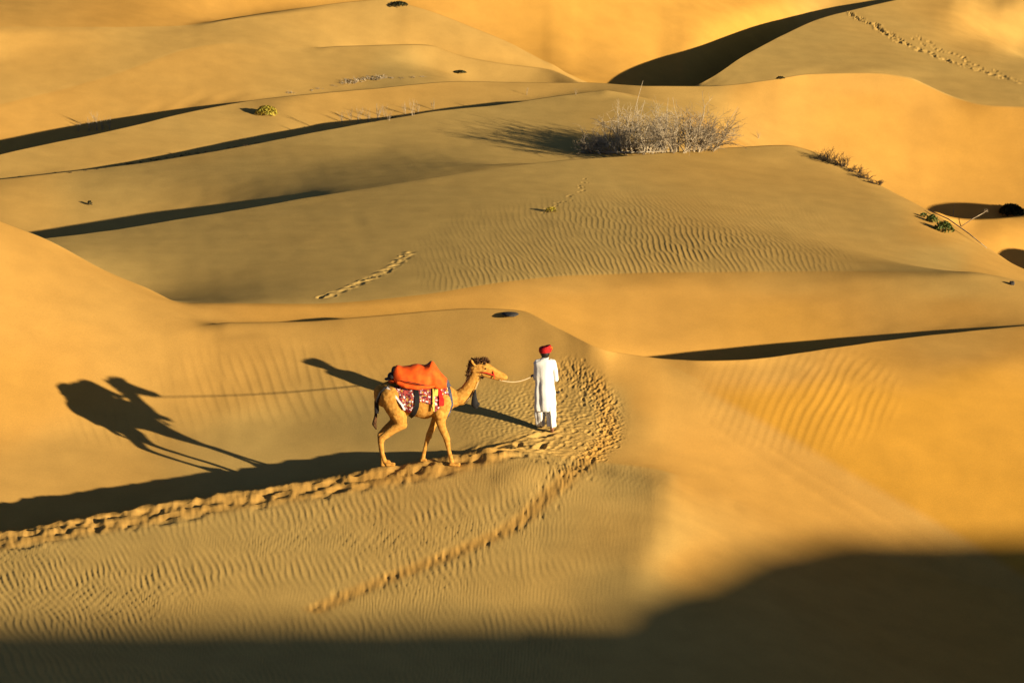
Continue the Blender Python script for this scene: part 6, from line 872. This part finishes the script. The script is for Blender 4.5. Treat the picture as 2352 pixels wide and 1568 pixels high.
leafy('dry_tuft', 206, 470, .12, .12, 60, .03, M_DARKLEAF, 'lone tiny dark tuft on the smooth sand at upper left', 'plant', 10)
# row of dark scrub behind the right crest of the broad dune
for k, (u, v, wd_, ht, lab) in enumerate(((1900, 372, .9, .40, 'first and highest dark scrub of the row behind the descending crest'), (1930, 384, .9, .40, 'second dark scrub of the row behind the descending crest'), (1962, 398, .8, .26, 'third dark scrub of the row behind the descending crest'), (1985, 412, .6, .30, 'fourth dark scrub with a rounded tuft behind the descending crest'), (2012, 426, .6, .22, 'lowest brown scrub of the row behind the descending crest'))):
    p = hit(u, v-3); o = empty('crest_scrub', p); tag(o, lab, 'scrub', 'scrub growing behind the descending crest')
    link('branches', shrub_mesh(120+k, wd_, ht, 26, (-.35, 0), 2, .010, .4), M_DARKTWIG, o, False)
# long dead stems by the green plants
bm = bmesh.new(); A = hit(2132, 486); B = hit(2225, 545); C_ = hit(2266, 572)
tube(bm, [A+V((0, 0, .04)), A.lerp(B, .5)+V((0, 0, .14)), B+V((0, 0, .10)), C_+V((0, 0, .03))], [.012, .017, .015, .008], 6)
tag(link('dead_branch', from_bm(bm), M_TWIG, None), 'long thin dead stem running down the pale slope past the green plants', 'branch')
bm = bmesh.new(); A = hit(2208, 520); B = V((A.x+.62, A.y+.1, A.z+.36)); tube(bm, [A, A.lerp(B, .5)+V((0, 0, .02)), B], [.012, .011, .008], 6)
branches(bm, random.Random(3), B, V((.5, 0, .6)), .14, .012, 2, .5)
tag(link('dead_branch', from_bm(bm), M_TWIG, None), 'short dead stem slanting up to the right in front of the dark strip', 'branch')
bm = bmesh.new(); branches(bm, random.Random(8), V((0, 0, -.03)), V((0, 0, 1)), .28, .012, 1, .12)
o = link('dead_stalk', from_bm(bm), M_TWIG, None, False); o.location = hit(2189, 497); tag(o, 'thin upright stalk just above the green plants', 'dead stalk')
# tufts strewn along the two far crests
tufts = [shrub_mesh(200+k, .34, .16, 14, (0, 0), 1, .008, .5) for k in range(4)]
def tuft_row(name, pts, m_, group, label, scale):
    r = random.Random(len(pts))
    for k, (u, v, s_) in enumerate(pts):
        me = tufts[k % 4] if m_ is None else tufts[k % 4].copy(); o = link(name, me, m_, None, False); p = hit(u, v); o.location = p; o.rotation_euler.z = r.uniform(0, 6); o.scale = (s_*scale*r.uniform(.9, 1.6), s_*scale, s_*scale*r.uniform(.55, .9))
        tag(o, label, 'grass tuft', group)
tuft_row('dark_tuft', [(126, 397, .5), (161, 397, .6), (196, 392, .7), (222, 389, .6), (241, 386, .4), (268, 381, .4), (292, 377, .9), (304, 376, .7), (322, 373, .7), (352, 368, .8), (364, 366, .6), (383, 363, .6), (400, 361, .5), (418, 358, .8), (431, 355, .8), (452, 352, .8), (470, 350, .5), (500, 346, .5), (523, 341, .7), (540, 339, .7), (566, 335, .6), (590, 330, .6), (655, 319, .4), (702, 308, .5), (860, 280, .4), (905, 271, .6), (926, 268, .6), (955, 262, .5)], M_DARKTWIG, 'dark tufts strewn along the thin far crest', 'small dark tuft on the thin crest line at upper left', 1.0)
tuft_row('grey_tuft', [(668, 214, .6), (716, 208, .4), (731, 204, .6), (765, 197, .5), (792, 192, .9), (806, 190, 1.1), (818, 186, 1.1), (834, 184, .9), (846, 181, 1.0), (858, 182, 1.2), (868, 178, 1.0), (878, 180, 1.1), (800, 184, .8), (900, 180, .6), (922, 180, .5), (948, 178, .6), (972, 177, .4)], M_TWIG, 'grey tufts clustered on the far dune shoulder', 'small grey tuft in the cluster below the far peak', 1.5)
r = random.Random(77)
def stalk_mesh(seed):
    q = random.Random(seed); bm = bmesh.new()
    for _ in range(5): branches(bm, q, V((gaussr(q, .03), gaussr(q, .03), -.03)), V((gaussr(q, .15), gaussr(q, .15), 1)).normalized(), .32, .006, 1, .15)
    return from_bm(bm)
SM = [stalk_mesh(300+k) for k in range(3)]
for k, (u, v, s_) in enumerate([(786, 280, .9), (806, 276, .8), (823, 283, 1), (846, 281, 1), (868, 276, 1.1), (884, 268, .8), (893, 277, .7), (930, 262, .8), (948, 266, 1), (962, 258, .8), (995, 252, .7), (1210, 218, .5), (1322, 219, .5), (205, 300, .9), (222, 299, 1.2), (236, 298, 1.0), (252, 297, .8), (180, 302, .6), (1743, 318, .6)]):
    o = link('dry_stalks', SM[k % 3], M_TWIG, None, False); o.location = hit(u, v); o.scale = (s_, s_, s_); o.rotation_euler.z = k*1.3
    tag(o, 'thin clump of dry stalks standing on a far sand band', 'dry stalks', 'thin dry stalks on the far sand bands')
# stones, and one dark slab in place of shade
def stone(name, u, v, sc, seed, label, lift=.4):
    r = random.Random(seed); bm = bmesh.new(); bmesh.ops.create_icosphere(bm, subdivisions=4, radius=1)
    K = [(V((gaussr(r, 1), gaussr(r, 1), gaussr(r, 1)))*1.6, r.uniform(0, 6)) for _ in range(9)]
    for q in bm.verts:
        n_ = sum(math.sin(k_.dot(q.co)+ph)*.05 for k_, ph in K); q.co *= (1+n_); q.co.x *= sc[0]; q.co.y *= sc[1]; q.co.z = q.co.z*sc[2]+sc[2]*lift
    o = link(name, from_bm(bm), M_STONE_SHADE); o.location = hit(u, v); return tag(o, label, 'stone')
stone('stone_and_shade', 1173, 722, (.19, .22, .045), 1, 'flat black slab standing in for a shadow notch on the near crest behind the walking person', .2)  # added slab: its black colour plays the shadow of a small hollow
stone('stone_and_shade', 2324, 653, (.055, .06, .055), 2, 'small black stone on the crest at the right edge')
stone('stone_and_shade', 1283, 902, (.03, .03, .03), 3, 'tiny dark stone in the scuffed sand right of the walking person')
for m_ in list(bpy.data.meshes):
    if m_.users == 0: bpy.data.meshes.remove(m_)
